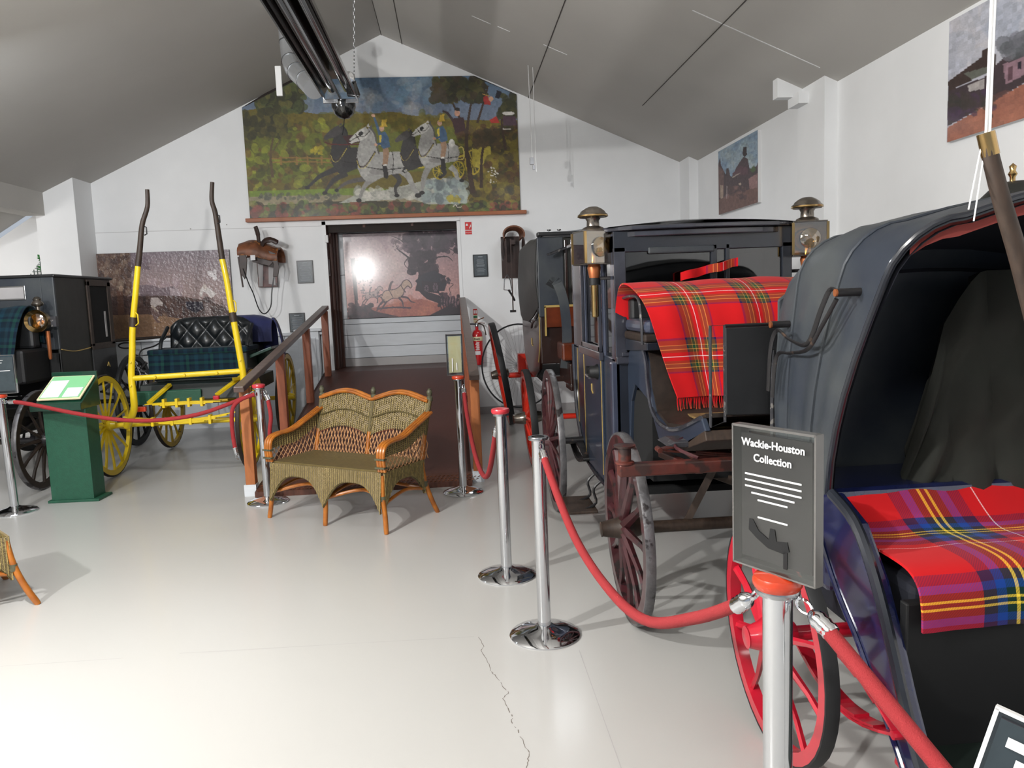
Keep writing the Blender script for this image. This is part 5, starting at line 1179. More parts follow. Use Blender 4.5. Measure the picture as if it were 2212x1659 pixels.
MB().bb((.975, 3.96, 1.34), (1.935, 4.43, 1.385)).build('seat_cushion', 'strip_dark', bg, bev=.012)
MB().bb((.98, 3.95, 1.385), (1.93, 4.43, 1.455)).build('seat_cushion', 'trim_blue', bg, bev=.025)
MB().bb((1.0, 4.36, 1.44), (1.92, 4.44, 1.57)).build('seat_back', 'leather_black', bg, bev=.02)
MB().tube(spline([(.972, 3.99, 1.33), (.972, 4.0, 1.45), (.972, 4.06, 1.565), (.972, 4.25, 1.58), (.972, 4.42, 1.57)], 5), .008, n=6).build('seat_rail', 'iron_grey', bg, smooth=True)
MB().tube([(1.03, 3.09, 1.04), (1.03, 3.085, 1.455), (1.09, 3.085, 1.455), (1.09, 3.09, 1.06)], .0065, n=6, closed=True).build('dash_iron', 'iron_grey', bg, smooth=True)
MB().prism([(1.09, 1.09), (1.09, 1.445), (1.90, 1.445), (1.90, 1.06)], 'y', 3.075, 3.095).build('dash_leather', 'leather_black', bg, bev=.004)
MB().tube([(1.09, 3.085, 1.452), (1.91, 3.085, 1.452)], .007, n=6).tube([(1.09, 3.085, 1.14), (1.91, 3.085, 1.12)], .006, n=6).build('dash_iron', 'black_iron', bg, smooth=True)
MB().prism([(3.08, 1.03), (3.45, .90), (3.45, .87), (3.06, .99)], 'x', 1.0, 1.92).build('toe_board', 'wood_dark', bg, bev=.004)
# undercarriage
MB().prism([(.90, .93), (.94, .945), (1.06, .945), (1.10, .93), (.98, .918)], 'y', 3.30, 3.46).build('step_plate', 'iron_grey', bg, bev=.004)
MB().tube([(1.0, 3.38, .93), (1.08, 3.42, .90), (1.14, 3.5, .88)], .011).build('step_iron', 'gear_red', bg, smooth=True)
m = MB().bb((.655, 3.125, .842), (2.25, 3.185, .895)); m.build('splinter_bar', 'gear_red', bg, bev=.008)
for x_ in (.685, 1.28, 1.62, 2.20):
    z0 = .895 if x_ < 1 or x_ > 2 else .78
    MB().lathe([(0, 0), (.040, 0), (.040, .008), (.027, .012), (.027, .065), (.044, .070), (.046, .078), (0, .082)], (x_, 3.155, z0), 16).build('roller_bolt', 'gear_red' if z0 > .8 else 'copper', bg, smooth=True)
for x_ in (1.0, 1.85): MB().beam((x_, 3.15, .85), (x_, 3.75, .80), .035, .03).build('futchell', 'gear_red', bg, bev=.004)
m = ellspring(MB(), (.92, 3.50, .875), (1.97, 3.50, .875), .10, .045); m.build('front_spring', 'gear_red', bg, bev=.002)
MB().bb((1.10, 3.55, .80), (1.85, 3.80, .83)).build('fifth_wheel', 'gear_red', bg, bev=.006)
MB().lathe([(.24, 0), (.27, 0), (.27, .02), (.24, .02), (.24, 0)], (1.45, 3.70, .855), 28).build('fifth_wheel_ring', 'gear_red', bg)
MB().tube(spline([(1.0, 3.16, .90), (.94, 3.3, .93), (1.1, 3.45, .95), (1.4, 3.45, .92), (1.6, 3.4, .90)], 5), .008, n=6).build('stay_iron', 'maroon', bg, smooth=True)
m = MB().beam((1.25, 3.62, .80), (1.10, 3.68, .47), .03, .035).beam((1.62, 3.62, .80), (1.78, 3.68, .47), .03, .035); m.build('axle_stay', 'wood_dark', bg, kind='stuff')
axle(bg, .86, 2.08, 3.66, .46, 'wood_dark', .03); axle(bg, .76, 2.18, 5.72, .52)
m = ellspring(MB(), (.90, 5.40, .44), (.90, 6.05, .44), .14, .045); m.build('rear_spring', 'black_iron', bg)
m = ellspring(MB(), (2.0, 5.40, .44), (2.0, 6.05, .44), .14, .045); m.build('rear_spring', 'black_iron', bg)
MB().beam((1.45, 3.7, .62), (1.45, 5.7, .40), .05, .05).build('perch', 'wood_dark', bg, bev=.005)
for y_, dy in ((4.98, 0), (5.20, 0)):
    MB().tube(spline([(XN+.02, y_, .40), (XN-.06, y_, .33), (XN-.05, y_-.02, .24), (XN-.13, y_-.03, .20)], 4), .010, n=6).build('step_iron', 'black_iron', bg, smooth=True)
MB().bb((XN-.24, 4.88, .19), (XN-.05, 5.28, .21)).build('step_plate', 'wood_dark', bg, bev=.006)
wheel(bg, (.80, 3.66, .466), .465, (-1, 0, 0), .042, 12, 'maroon', 'tyre_worn', 'wood_dark', camber=.02, hubl=.13, hubr=.05, spr=.023)
wheel(bg, (2.11, 3.66, .466), .465, (1, 0, 0), .042, 12, 'maroon', 'tyre_worn', 'wood_dark', hubl=.13, hubr=.05)
wheel(bg, (.705, 5.72, .531), .53, (-1, 0, 0), .042, 14, 'maroon', 'tyre_worn', 'maroon', camber=.02, hubl=.10, hubr=.05)
wheel(bg, (2.21, 5.72, .531), .53, (1, 0, 0), .042, 14, 'maroon', 'tyre_worn', 'maroon', hubl=.10, hubr=.05)
lp1 = lampbody(bg, .842, 4.60, 1.868, math.radians(14)); lp2 = lampbody(bg, 2.065, 4.45, 1.868, math.radians(-14))
MB().tube([(XN+.01, 4.56, 1.69), (.86, 4.60, 1.69)], .010).tube([(XF-.01, 4.52, 1.69), (2.05, 4.46, 1.69)], .010).build('lamp_bracket', 'black_iron', bg)

# tartan rug over the driver's seat
def drape(name, prof, xs0, xs1, nu, label, m_, cat='blanket', wob=.012, fringe=None, su=None, uvs=1.):
    """cloth: profile (y, z) points from back to front, each x range lerps from xs0(v) to xs1(v)"""
    rr = random.Random(len(label)); L_ = interp([(0, *p) for p in prof], 34); ln = 0; P = []; UV = []
    lens = [0]
    for j in range(1, 34): lens.append(lens[-1]+(L_[j]-L_[j-1]).length)
    ph = [rr.uniform(0, 6) for _ in range(4)]
    for i in range(nu+1):
        u = i/nu; row = []; uv = []
        for j in range(34):
            v = j/33; x0, x1 = xs0(v), xs1(v); x_ = x0+(x1-x0)*u
            w1 = wob*(.3+1.2*v)*math.sin(14*u+ph[0]+2*v)+wob*.5*math.sin(31*u+ph[1]-3*v)
            w2 = wob*.6*math.sin(9*v+7*u+ph[2])
            row.append((x_, L_[j].y+w1, L_[j].z+w2*(1-v)+wob*.4*math.sin(20*u+ph[3])*(1-v))); uv.append((u*(xs1(.5)-xs0(.5))*uvs, lens[j]*uvs))
        P.append(row); UV.append(uv)
    r_ = root(name, (0, 0, 0), label, cat); r_.location = (P[nu//2][16]); WM[r_.name] = Matrix.Translation(r_.location)
    MB().grid(P, .009, UV).build('cloth', m_, r_, smooth=70)
    if fringe:
        m = MB()
        for k in range(fringe):
            u = k/(fringe-1)*nu; i = min(int(u), nu-1); f = u-i; a = Vector(P[i][33]).lerp(Vector(P[i+1][33]), f); dx = rr.uniform(-.012, .012)
            m.tube([a, a+Vector((dx*.4, rr.uniform(-.004, .004), -.03)), a+Vector((dx, rr.uniform(-.006, .006), -.055-rr.uniform(0, .012)))], .0032, n=4)
        m.build('fringe', m_, r_, kind='stuff')
    return r_, P
rug, RP = drape('tartan_rug', [(4.47, 1.44), (4.43, 1.55), (4.36, 1.63), (4.22, 1.645), (4.04, 1.60), (3.94, 1.50), (3.915, 1.35), (3.90, 1.20), (3.87, 1.06)], lambda v: .93+.05*v+.17*max(0, v-.45)**1.2*1.6, lambda v: 1.93-.22*max(0, v-.75)*2, 40,
      'red tartan rug with fringe laid over the driver seat of the closed carriage', 'tartan_red', fringe=70, wob=.010)
m = MB(); P = [[(1.30+.34*i/12, 4.40-.02*math.sin(i), 1.655+.006*i+.008*j+.003*math.sin(i*1.3+j)) for j in range(7)] for i in range(13)]
m.grid(P, .012, [[(.34*i/12, .1*j/6) for j in range(7)] for i in range(13)]).build('folded_corner', 'tartan_red', rug, smooth=70)

# ---------------------------------------------------------------- brown coach with red wheels behind
rc = root('brown_coach', (1.4, 8.4, 0), 'brown leather-hooded coach with bright red wheels behind the closed carriage', 'carriage')
X0, X1, Y0, Y1 = .83, 2.0, 7.45, 9.35
tub = [(Y0, 1.50), (Y0+.02, 1.12), (Y0+.22, .88), (Y0+.7, .76), (Y1-.6, .76), (Y1-.15, .92), (Y1, 1.20), (Y1+.03, 1.42), (Y0+.9, 1.32)]
for x_ in (X0, X1-.03): MB().prism(tub, 'x', x_, x_+.03).build('tub_side', 'brown_gloss', rc, bev=.006)
MB().bb((X0, Y0, .95), (X1, Y0+.03, 1.52)).build('tub_front', 'brown_gloss', rc, bev=.01)
MB().bb((X0+.02, Y0+.2, .76), (X1-.02, Y1-.2, .80)).build('tub_floor', 'dark_interior', rc)
MB().tube(spline([(X0-.003, Y0+.06, 1.45), (X0-.003, Y0+.07, 1.15), (X0-.003, Y0+.25, .95)], 5), .005, n=5).build('gold_line', 'gold_line', rc, smooth=True)
m = MB().tube([(X0-.004, 8.3, 1.16), (X0-.004, 8.3, 1.09), (X0-.004, 8.2, 1.085)], .006, n=5); m.build('monogram', 'gold_line', rc)
def hoodshell(r_, xa, xb, secs, m_, nm, th=.015, n=22, rad=.16, bulge=.02, fold=0.):
    """secs: (y_bottom, z_bottom, y_top, z_side_top, crown)"""
    rows = []
    for yb, zb, yt, zt, cr in secs:
        row = []; hb = zt-rad
        path = [(xa, 0.), (xa-bulge, .35), (xa-bulge*.5, .7)]
        pts = []
        for q in range(6): pts.append((xa-bulge*math.sin(PI*q/6), zb+(hb-zb)*q/6))
        for q in range(6): a = PI/2*q/6; pts.append((xa+rad-rad*math.cos(a), hb+rad*math.sin(a)))
        for q in range(7):
            t_ = q/6; pts.append((xa+rad+(xb-xa-2*rad)*t_, zt+cr*math.sin(PI*t_)))
        for q in range(6): a = PI/2*(q+1)/6; pts.append((xb-rad+rad*math.sin(a), hb+rad*math.cos(a)))
        for q in range(1, 7): pts.append((xb+bulge*math.sin(PI*q/6), zb+(hb-zb)*(1-q/6)))
        for x_, z_ in pts:
            f = (z_-zb)/(zt-zb); f = max(0, min(1, f)); row.append((x_+(fold*math.sin(yb*61+f*2)*(1-f)**.6*(1 if x_ < (xa+xb)/2 else -1) if f < .8 else 0), yb+(yt-yb)*f**1.3, z_))
        rows.append(row)
    return MB().grid(rows, th).build(nm, m_, r_, smooth=60), rows
h_, hr = hoodshell(rc, X0, X1, [(Y0+.0, 1.50, Y0-.0, 2.17, .03), (Y0+.5, 1.40, Y0+.5, 2.16, .03), (Y0+1.0, 1.33, Y0+1.0, 2.19, .03), (Y1-.2, 1.33, Y1-.25, 2.18, .03), (Y1+.0, 1.38, Y1+.0, 2.17, .02), (Y1+.06, 1.40, Y1+.05, 2.10, .0)], 'leather_green', 'hood', rad=.07)
for k in (0, 2): MB().tube(hr[k], .010, n=6).build('hood_bow', 'leather_black', rc, smooth=True)
MB().bb((X0+.21, Y0-.01, 1.50), (X1-.05, Y0+.02, 2.14)).build('front_leather', 'leather_green', rc, bev=.01)
MB().bb((X0-.01, Y0-.02, 1.40), (X0+.24, Y0+.0, 2.15)).build('front_leather', 'leather_grey', rc, bev=.01)
for x_ in (X0+.25, X0+.31): MB().bb((x_, Y0-.03, 1.52), (x_+.025, Y0, 2.12)).build('door_pillar', 'brown_gloss', rc, bev=.004)
MB().bb((X0+.04, Y0-.035, 1.30), (X1-.1, Y0-.005, 1.50)).build('front_board', 'red_brown', rc, bev=.004)
MB().bb((X0+.04, Y0-.045, 1.49), (X1-.1, Y0-.005, 1.51)).bb((X0+.04, Y0-.045, 1.22), (X0+.055, Y0-.01, 1.50)).build('board_edge', 'gold_line', rc)
MB().bb((X0, Y0-.04, 2.16), (X1, Y0+.1, 2.20)).build('roof_edge', 'leather_black', rc, bev=.01)
for x_ in (.98, 1.08): MB().lathe([(0, 0), (.006, 0), (.006, .03), (.02, .035), (.02, .045), (0, .048)], (x_, Y0+.3, 2.20), 8).build('roof_stud', 'black_iron', rc)
MB().beam((X0+.08, Y0-.15, 1.98), (X0+.28, Y0-.05, 2.05), .05, .02).build('lamp_iron', 'iron_grey', rc, bev=.004)
MB().tube(spline([(X0-.02, 8.1, 1.28), (X0-.03, 7.9, 1.33), (X0-.02, 7.55, 1.40), (X0, 7.5, 1.50)], 5), .012, n=6).build('stay_iron', 'black_iron', rc, smooth=True)
MB().tube([(X0-.03, 7.55, 1.37), (X0-.03, 7.95, 1.36)], .010).build('hood_joint', 'black_iron', rc, smooth=True)
# tall mudguard strap
pts = spline([(.90, 7.18, 1.69), (.935, 7.0, 1.72), (.99, 6.96, 1.55), (1.01, 6.95, 1.30), (1.0, 6.93, 1.10), (.98, 6.93, .95)], 6)
m = MB()
for i in range(len(pts)-1): m.beam(pts[i], pts[i+1]+(pts[i+1]-pts[i])*.1, .085, .016, up=(0, 1, 0))
m.build('mudguard', 'leather_grey', rc)
MB().bb((1.0, 6.75, .80), (1.95, 7.44, 1.0)).build('front_boot', 'brown_gloss', rc, bev=.01)
MB().bb((.95, 6.85, 1.02), (1.9, 7.2, 1.18)).build('driver_seat', 'red_brown', rc, bev=.02)
MB().bb((.98, 6.6, .78), (1.9, 6.9, .82)).build('footboard', 'brown_gloss', rc, bev=.006)
MB().beam((1.4, 7.3, .62), (1.4, 9.75, .60), .06, .06).build('perch', 'gear_red', rc, bev=.006)
MB().beam((.84, 7.2, .83), (1.9, 7.2, .83), .06, .05).build('transom', 'brown_gloss', rc, bev=.006)
m = ellspring(MB(), (.86, 7.0, .66), (.86, 7.65, .66), .18, .045); m.build('front_spring', 'black_iron', rc)
m = ellspring(MB(), (.88, 9.3, .74), (.88, 10.05, .74), .20, .045); m.build('rear_spring', 'bright_red', rc)
m = ellspring(MB(), (1.95, 9.3, .74), (1.95, 10.05, .74), .20, .045); m.build('rear_spring', 'bright_red', rc)
axle(rc, .74, 2.1, 7.31, .455, 'bright_red'); axle(rc, .66, 2.15, 9.72, .63, 'bright_red', .035)
MB().bb((.78, 9.62, .66), (.94, 9.80, .90)).build('spring_block', 'bright_red', rc, bev=.01)
wheel(rc, (.685, 7.31, .462), .46, (-1, 0, 0), .06, 12, 'bright_red', 'tyre_black', 'lamp_metal', camber=.06, hubl=.16, hubr=.062, fel=.07, spr=.026)
wheel(rc, (.575, 9.72, .655), .65, (-1, 0, 0), .07, 12, 'bright_red', 'tyre_black', 'lamp_metal', camber=.16, hubl=.13, hubr=.065, fel=.085, spr=.03)
wheel(rc, (2.10, 7.31, .462), .46, (1, 0, 0), .05, 12, 'bright_red', 'tyre_black', 'lamp_metal', camber=.05, spr=.026)
wheel(rc, (2.12, 9.72, .655), .65, (1, 0, 0), .05, 12, 'bright_red', 'tyre_black', 'lamp_metal', camber=.05, fel=.085, spr=.03)

# ---------------------------------------------------------------- yellow gig with raised shafts
yg = root('yellow_carriage', (-2.72, 8.5, 0), 'green open carriage with yellow wheels and upright yellow shafts in the left bay', 'carriage')
for c0, o_, R_ in (((-3.395, 7.83, .505), (-1, 0, 0), .50), ((-2.055, 7.90, .505), (1, 0, 0), .50), ((-3.36, 9.33, .525), (-1, 0, 0), .52), ((-2.03, 9.48, .525), (1, 0, 0), .52)):
    wheel(yg, c0, R_, o_, .036, 14, 'yellow' if c0[1] < 8 else 'yellow_old', 'strip_dark', 'yellow', camber=.04, hubl=.10, hubr=.042, fel=.05, spr=.016)
axle(yg, -3.33, -2.10, 7.87, .50, 'yellow'); axle(yg, -3.30, -2.08, 9.41, .52, 'yellow_old')
def leafs(x0, x1, y, zs, sag, nm, n=4):
    m = MB()
    for q in range(n):
        f = q*.10; pts = [(x0+(x1-x0)*(f+(1-2*f)*i/12), y, zs-sag*math.sin(PI*(f+(1-2*f)*i/12))-q*.011) for i in range(13)]
        for i in range(12): m.beam(pts[i], pts[i+1], .05, .010)
    r_ = m.build(nm, 'yellow', yg)
    for t_ in (.25, .42, .58, .75): MB().bb((x0+(x1-x0)*t_-.012, y-.034, zs-sag-.05), (x0+(x1-x0)*t_+.012, y+.034, zs-sag+.035)).build('spring_clip', 'yellow', r_)
leafs(-3.20, -2.12, 7.72, .60, .055, 'cross_spring'); leafs(-3.02, -2.30, 7.80, .70, -.01, 'cross_spring', 3)
MB().box((-3.06, 7.76, .66), (.12, .05, .05)).build('spring_end', 'cap_orange', yg, bev=.01)
MB().box((-2.33, 7.76, .74), (.06, .05, .04)).build('spring_end', 'crimson', yg, bev=.01)
for a, b in (((-2.99, 7.8, .71), (-2.86, 8.05, .86)), ((-2.34, 7.8, .76), (-2.14, 8.05, .92)), ((-2.20, 7.9, .90), (-2.06, 8.0, .90)), ((-2.13, 7.85, .62), (-2.10, 7.95, .92))):
    MB().beam(a, b, .045, .03).build('stay_bar', 'yellow', yg, bev=.004)
MB().tube([(-3.0, 8.4, .80), (-2.75, 8.7, .66), (-2.5, 9.1, .78)], .010).tube([(-2.25, 8.4, .80), (-2.55, 8.8, .66), (-2.6, 9.2, .76)], .010).build('brace_iron', 'green_dark', yg)
SL = [(-3.19, 7.74, .50), (-3.08, 7.66, .66), (-3.045, 7.6, .80), (-3.048, 7.6, .987), (-3.02, 7.6, 1.22), (-3.002, 7.6, 1.40), (-2.975, 7.6, 1.58), (-2.935, 7.6, 1.80), (-2.897, 7.6, 2.02)]
TLp = [(-2.897, 7.6, 2.02), (-2.862, 7.6, 2.20), (-2.825, 7.6, 2.40), (-2.765, 7.6, 2.56), (-2.753, 7.6, 2.715)]
SR = [(-2.02, 7.74, .58), (-2.02, 7.64, .76), (-2.017, 7.6, .984), (-2.035, 7.6, 1.18), (-2.053, 7.6, 1.36), (-2.08, 7.6, 1.62), (-2.10, 7.6, 1.85), (-2.128, 7.6, 2.057)]
TRp = [(-2.128, 7.6, 2.057), (-2.142, 7.6, 2.27), (-2.158, 7.6, 2.485), (-2.180, 7.6, 2.60), (-2.163, 7.6, 2.765)]
for q, t_ in ((SL, TLp), (SR, TRp)):
    sp = spline(q, 5); n_ = len(sp)
    MB().tube(sp, [.034-.008*i/n_ for i in range(n_)], n=12).build('shaft', 'yellow', yg, smooth=True)
    sp2 = spline(t_, 5); MB().tube(sp2, [.028-.010*i/len(sp2) for i in range(len(sp2))], n=10).build('shaft_tip', 'wood_dark', yg, smooth=True)
    k = min(range(n_), key=lambda i: abs(sp[i].z-1.51)); d = (sp[k+1]-sp[k]).normalized()*.045
    MB().tube([sp[k]-d, sp[k]+d], .0345, n=12).build('leather_band', 'wood_dark', yg, smooth=True)
    c0 = t_[2]; MB().tube([(c0[0]+.02, 7.58, c0[2]-.02), (c0[0]+.045, 7.57, c0[2]-.03), (c0[0]+.045, 7.57, c0[2]-.09), (c0[0]+.02, 7.58, c0[2]-.10)], .006).build('tug_hook', 'black_iron', yg)
    c1 = sp[int(n_*.72)]; MB().tube([c1+Vector((.03, -.01, .05)), c1+Vector((.05, -.02, .03)), c1+Vector((.05, -.02, -.05)), c1+Vector((.02, -.01, -.07))], .006).build('tug_hook', 'yellow', yg)
    for zz in (.90, 1.12):
        k = min(range(n_), key=lambda i: abs(sp[i].z-zz)); MB().lathe([(0, -.012), (.010, -.010), (.010, 0), (0, 0)], (sp[k].x, sp[k].y-.03, sp[k].z), 8, 'y').build('bolt', 'yellow', yg)
MB().tube([(-3.05, 7.6, .975), (-2.017, 7.6, 1.0)], .026, n=12).build('shaft_crossbar', 'yellow', yg, smooth=True)
for x_ in (-2.82, -2.55, -2.25): MB().lathe([(0, -.035), (.012, -.035), (.014, 0), (0, 0)], (x_, 7.59, .975+(x_+3.05)*.024), 8, 'y').build('bolt', 'yellow', yg)
# body
MB().prism([(8.02, .70), (8.06, .86), (9.3, .86), (9.3, .72)], 'x', -3.16, -2.12).build('body_box', 'green_black', yg, bev=.008)
MB().prism([(8.00, .67), (8.00, .80), (8.02, .81), (8.04, .68)], 'x', -3.18, -2.55).build('dash_rail', 'green_paint', yg, bev=.005)
MB().tube([(-2.9, 8.03, .66), (-2.3, 8.03, .68)], .014).build('body_rail', 'yellow_old', yg, smooth=True)
MB().bb((-3.10, 8.35, .86), (-2.16, 8.75, 1.14)).build('seat_box', 'green_black', yg, bev=.01)
MB().grid([[(-3.15+.90*i/14, 8.33-.015*math.sin(i*.8)*j/8-.02*j/8, 1.185-.29*j/8) for j in range(9)] for i in range(15)], .01, [[(.9*i/14, .3*j/8) for j in range(9)] for i in range(15)]).build('lap_cloth', 'tartan_dark', yg, smooth=60)
MB().bb((-3.16, 8.30, 1.14), (-2.14, 8.78, 1.20)).build('seat_cushion', 'tartan_dark', yg, bev=.02)
# tufted back rest
rows = []; NU_, NV_ = 84, 28
for i in range(NU_+1):
    u = i/NU_; row = []
    for j in range(NV_+1):
        v = j/NV_; a = u*9; b = v*3.2
        d = abs(math.sin(PI*(a+b)/2))*abs(math.sin(PI*(a-b)/2)); e = min(1, 8*u, 8*(1-u))**.5*min(1, 6*(1-v), 8*v+.2)**.5
        ex = .10*max(0, v-.6)**2 if u < .1 or u > .9 else 0
        row.append((-3.02+.86*u, 8.60-.065*e*(.35+.65*d**.5)+.05*v, 1.15+.37*v-.10*(abs(2*u-1)**6)*v))
    rows.append(row)
MB().grid(rows, .05).build('tufted_back', 'tuft_leather', yg, smooth=60)
for x_, s_ in ((-3.03, 1), (-2.15, 1)): MB().tube(spline([(x_, 8.60, 1.42), (x_, 8.50, 1.36), (x_, 8.38, 1.28), (x_, 8.34, 1.20)], 5), .02, n=8).build('arm_roll', 'tuft_leather', yg, smooth=True)
MB().tube(spline([(-3.04, 8.62, 1.33), (-3.13, 8.5, 1.24), (-3.24, 8.4, 1.20), (-3.26, 8.36, 1.12)], 5), .008, n=6).build('arm_iron', 'black_iron', yg, smooth=True)
MB().tube([(-3.16, 8.36, 1.15), (-3.30, 8.30, 1.14), (-3.22, 8.30, .92), (-3.14, 8.28, .80)], .008, n=6).build('arm_iron', 'black_iron', yg, smooth=True)
MB().prism([(-2.28, .98), (-2.10, 1.12), (-1.93, 1.16), (-2.02, .98), (-2.18, .88)], 'y', 8.80, 8.84).prism([(-2.28, 1.02), (-1.93, 1.15), (-1.93, 1.18), (-2.28, 1.06)], 'y', 8.45, 8.84).build('wing_board', 'green_dark', yg, bev=.004)
# blue rug over the rear seat
rows = []
for i in range(17):
    u = i/16; row = []
    for j in range(15):
        v = j/14; a = -.3+(PI+.5)*v; w_ = .012*math.sin(5*u*PI+v*4); rx = .20+.03*u
        row.append((-2.62+.62*u+(.02*math.sin(u*9)), 8.92-.16*math.cos(a)+w_, 1.22+.30*max(0., math.sin(max(0, a)))**.8*(1-.22*max(0, u-.7)**1.2*4)-.12*(v > .98)))
    rows.append(row)
brug = root('blue_rug', (-2.3, 8.92, 1.2), 'dark blue tartan rug over the rear seat of the yellow-wheeled carriage', 'blanket')
MB().grid(rows, .012, [[(i*.05, j*.06) for j in range(15)] for i in range(17)]).build('cloth', 'cloth_blue', brug, smooth=60)
MB().grid([[(-2.0+.0*i+.10*j/8, 8.86+.10*i/6, 1.47-.06*(j/8)-.28*(j/8)**2.2-(.10 if i == 3 else 0)*(j/8)**4) for j in range(9)] for i in range(7)], .012).build('cloth_end', 'cloth_blue', brug, smooth=60)
MB().bb((-2.98, 8.86, .86), (-2.16, 9.12, 1.20)).build('rear_seat', 'green_black', yg, bev=.02)
MB().bb((-2.90, 8.90, 1.20), (-2.06, 9.06, 1.46)).build('rear_seat_back', 'green_black', yg, bev=.04)

# ---------------------------------------------------------------- dark carriage at the left edge
lc = root('dark_carriage', (-4.5, 8.6, 0), 'black leather-topped carriage with a round brass lamp at the left edge', 'carriage')
XA, XB, YA, YB2 = -5.10, -3.955, 8.20, 9.50
MB().prism([(YA, 1.98), (YB2, 2.0), (YB2+.02, .95), (YB2-.15, .80), (YA+.2, .78), (YA, .95)], 'x', XB-.03, XB-.001).build('side_panel', 'leather_green', lc, bev=.01)
MB().prism([(YA, 1.98), (YB2, 2.0), (YB2+.02, .95), (YB2-.15, .80), (YA+.2, .78), (YA, .95)], 'x', XA, XA+.03).build('side_panel', 'leather_green', lc, bev=.01)
MB().bb((XA, YA, 1.20), (XB-.12, YA+.03, 1.98)).build('front_leather', 'leather_grey', lc, bev=.01)
MB().bb((XB-.13, YA-.004, 1.25), (XB, YA+.03, 1.99)).build('front_leather', 'leather_grey', lc, bev=.01)
MB().bb((XA, YA, .80), (XB, YA+.03, 1.22)).build('front_panel', 'near_black', lc, bev=.01)
MB().bb((XA, YB2-.04, .9), (XB-.03, YB2, 1.98)).build('back_panel', 'leather_green', lc, bev=.01)
MB().bb((XA-.02, YA-.02, 1.975), (XB+.02, YB2+.04, 2.005)).build('roof', 'leather_black', lc, bev=.012)
MB().tube(spline([(XB+.004, YA+.02, 1.25), (XB+.004, 8.5, 1.215), (XB+.004, 8.85, 1.23)], 5), .006, n=5).build('seam', 'gold_line', lc)
dd = MB().bb((XB-.002, 8.88, .84), (XB+.014, 9.44, 1.24)).build('door', 'leather_black', lc, bev=.004)
for a, b in (((8.88, 1.24), (8.94, 1.95)), ((9.38, 1.24), (9.46, 1.95)), ((8.88, 1.90), (9.46, 1.97)), ((8.88, 1.20), (9.46, 1.27))): MB().bb((XB-.002, a[0], a[1]), (XB+.016, b[0], b[1])).build('window_frame', 'wood_dark', dd, bev=.004)
MB().bb((XB, 8.93, 1.26), (XB+.004, 9.39, 1.91)).build('window_glass', 'dark_interior', dd)
MB().bb((XB+.004, 9.26, 1.33), (XB+.008, 9.30, 1.62)).build('curtain', 'skirt_grey', dd)
MB().tube([(XB+.016, 9.2, 1.0), (XB+.016, 9.23, 1.04), (XB+.016, 9.26, .99)], .006).build('monogram', 'gold_line', dd)
MB().bb((XA+.1, YA-.012, 1.76), (-4.23, YA+.0, 1.90)).build('window_frame', 'steel', lc, bev=.004)
MB().bb((XA+.12, YA-.016, 1.775), (-4.245, YA-.010, 1.885)).build('window_glass', 'skirt_grey', lc)  # flat grey stands in for the light reflected in this pane
# driver seat and dash
MB().bb((XA+.05, 7.70, .95), (XB-.10, 8.18, 1.28)).build('driver_seat', 'near_black', lc, bev=.03)
MB().bb((XA+.05, 7.95, 1.28), (XB-.12, 8.08, 1.62)).build('seat_back', 'leather_black', lc, bev=.03)
MB().prism([(7.08, .72), (7.05, 1.0), (7.08, 1.02), (7.25, .78), (7.7, .74), (8.2, .80), (8.2, .70), (7.6, .66)], 'x', XA+.08, XB-.06).build('footboard', 'near_black', lc, bev=.006)
MB().bb((XA+.10, 7.4, .50), (XB-.1, 8.2, .70)).build('undercarriage', 'near_black', lc, bev=.02)
MB().lathe([(0, 0), (.018, 0), (.02, .07), (.04, .08), (.04, .09), (0, .095)], (-3.93, 7.30, .92), 12).build('step_post', 'iron_grey', lc, smooth=True)
drug, _ = drape('dark_rug', [(8.12, 1.34), (8.08, 1.58), (8.0, 1.68), (7.88, 1.66), (7.76, 1.50), (7.70, 1.30), (7.66, 1.12)], lambda v: XA+.08, lambda v: -4.06-.06*v, 24, 'dark green and navy tartan rug over the driver seat of the black carriage', 'tartan_dark', wob=.02)
# bull's-eye lamp
lz = Vector((-4.03, 8.0, 1.545))
lm = MB().lathe([(0, .10), (.07, .09), (.095, .04), (.10, -.04), (.112, -.06), (.108, -.07), (.09, -.055), (0, .02)], lz, 28, 'y').build('round_lamp', 'brass', lc, smooth=True)
MB().lathe([(0, -.060), (.05, -.052), (.085, -.035), (.09, -.03), (0, -.03)], lz, 24, 'y').build('lens', 'glass_lamp', lm, smooth=True)
MB().lathe([(0, .015), (.06, -.005), (.085, -.035)], lz, 24, 'y').build('reflector', 'brass', lm, smooth=True)
MB().lathe([(.02, .09), (.02, .14), (.05, .15), (.058, .165), (.052, .18), (.035, .20), (.04, .215), (.02, .235), (0, .24)], lz, 18).build('chimney', 'lamp_metal', lm, smooth=True)
MB().lathe([(0, -.10), (.02, -.10), (.017, -.36), (.012, -.38), (0, -.38)], lz+Vector((.055, .03, 0)), 12).build('candle_tube', 'copper', lm, smooth=True)
MB().box(lz+Vector((.13, .02, -.01)), (.05, .04, .10)).box(lz+Vector((.10, .02, 0)), (.06, .02, .02)).build('bracket', 'iron_grey', lm)
axle(lc, -5.05, -3.86, 7.43, .46); axle(lc, -5.05, -3.86, 9.62, .55)
for y_, z_ in ((7.43, .62), (9.62, .70)):
    m = ellspring(MB(), (-4.05, y_-.35, z_), (-4.05, y_+.35, z_), .16, .045); m.build('spring', 'black_iron', lc)
wheel(lc, (-3.835, 7.43, .462), .46, (1, 0, 0), .04, 12, 'strip_dark', 'tyre_worn', 'black_iron', camber=.02)
wheel(lc, (-5.07, 7.43, .462), .46, (-1, 0, 0), .04, 12, 'strip_dark', 'tyre_worn', 'black_iron')
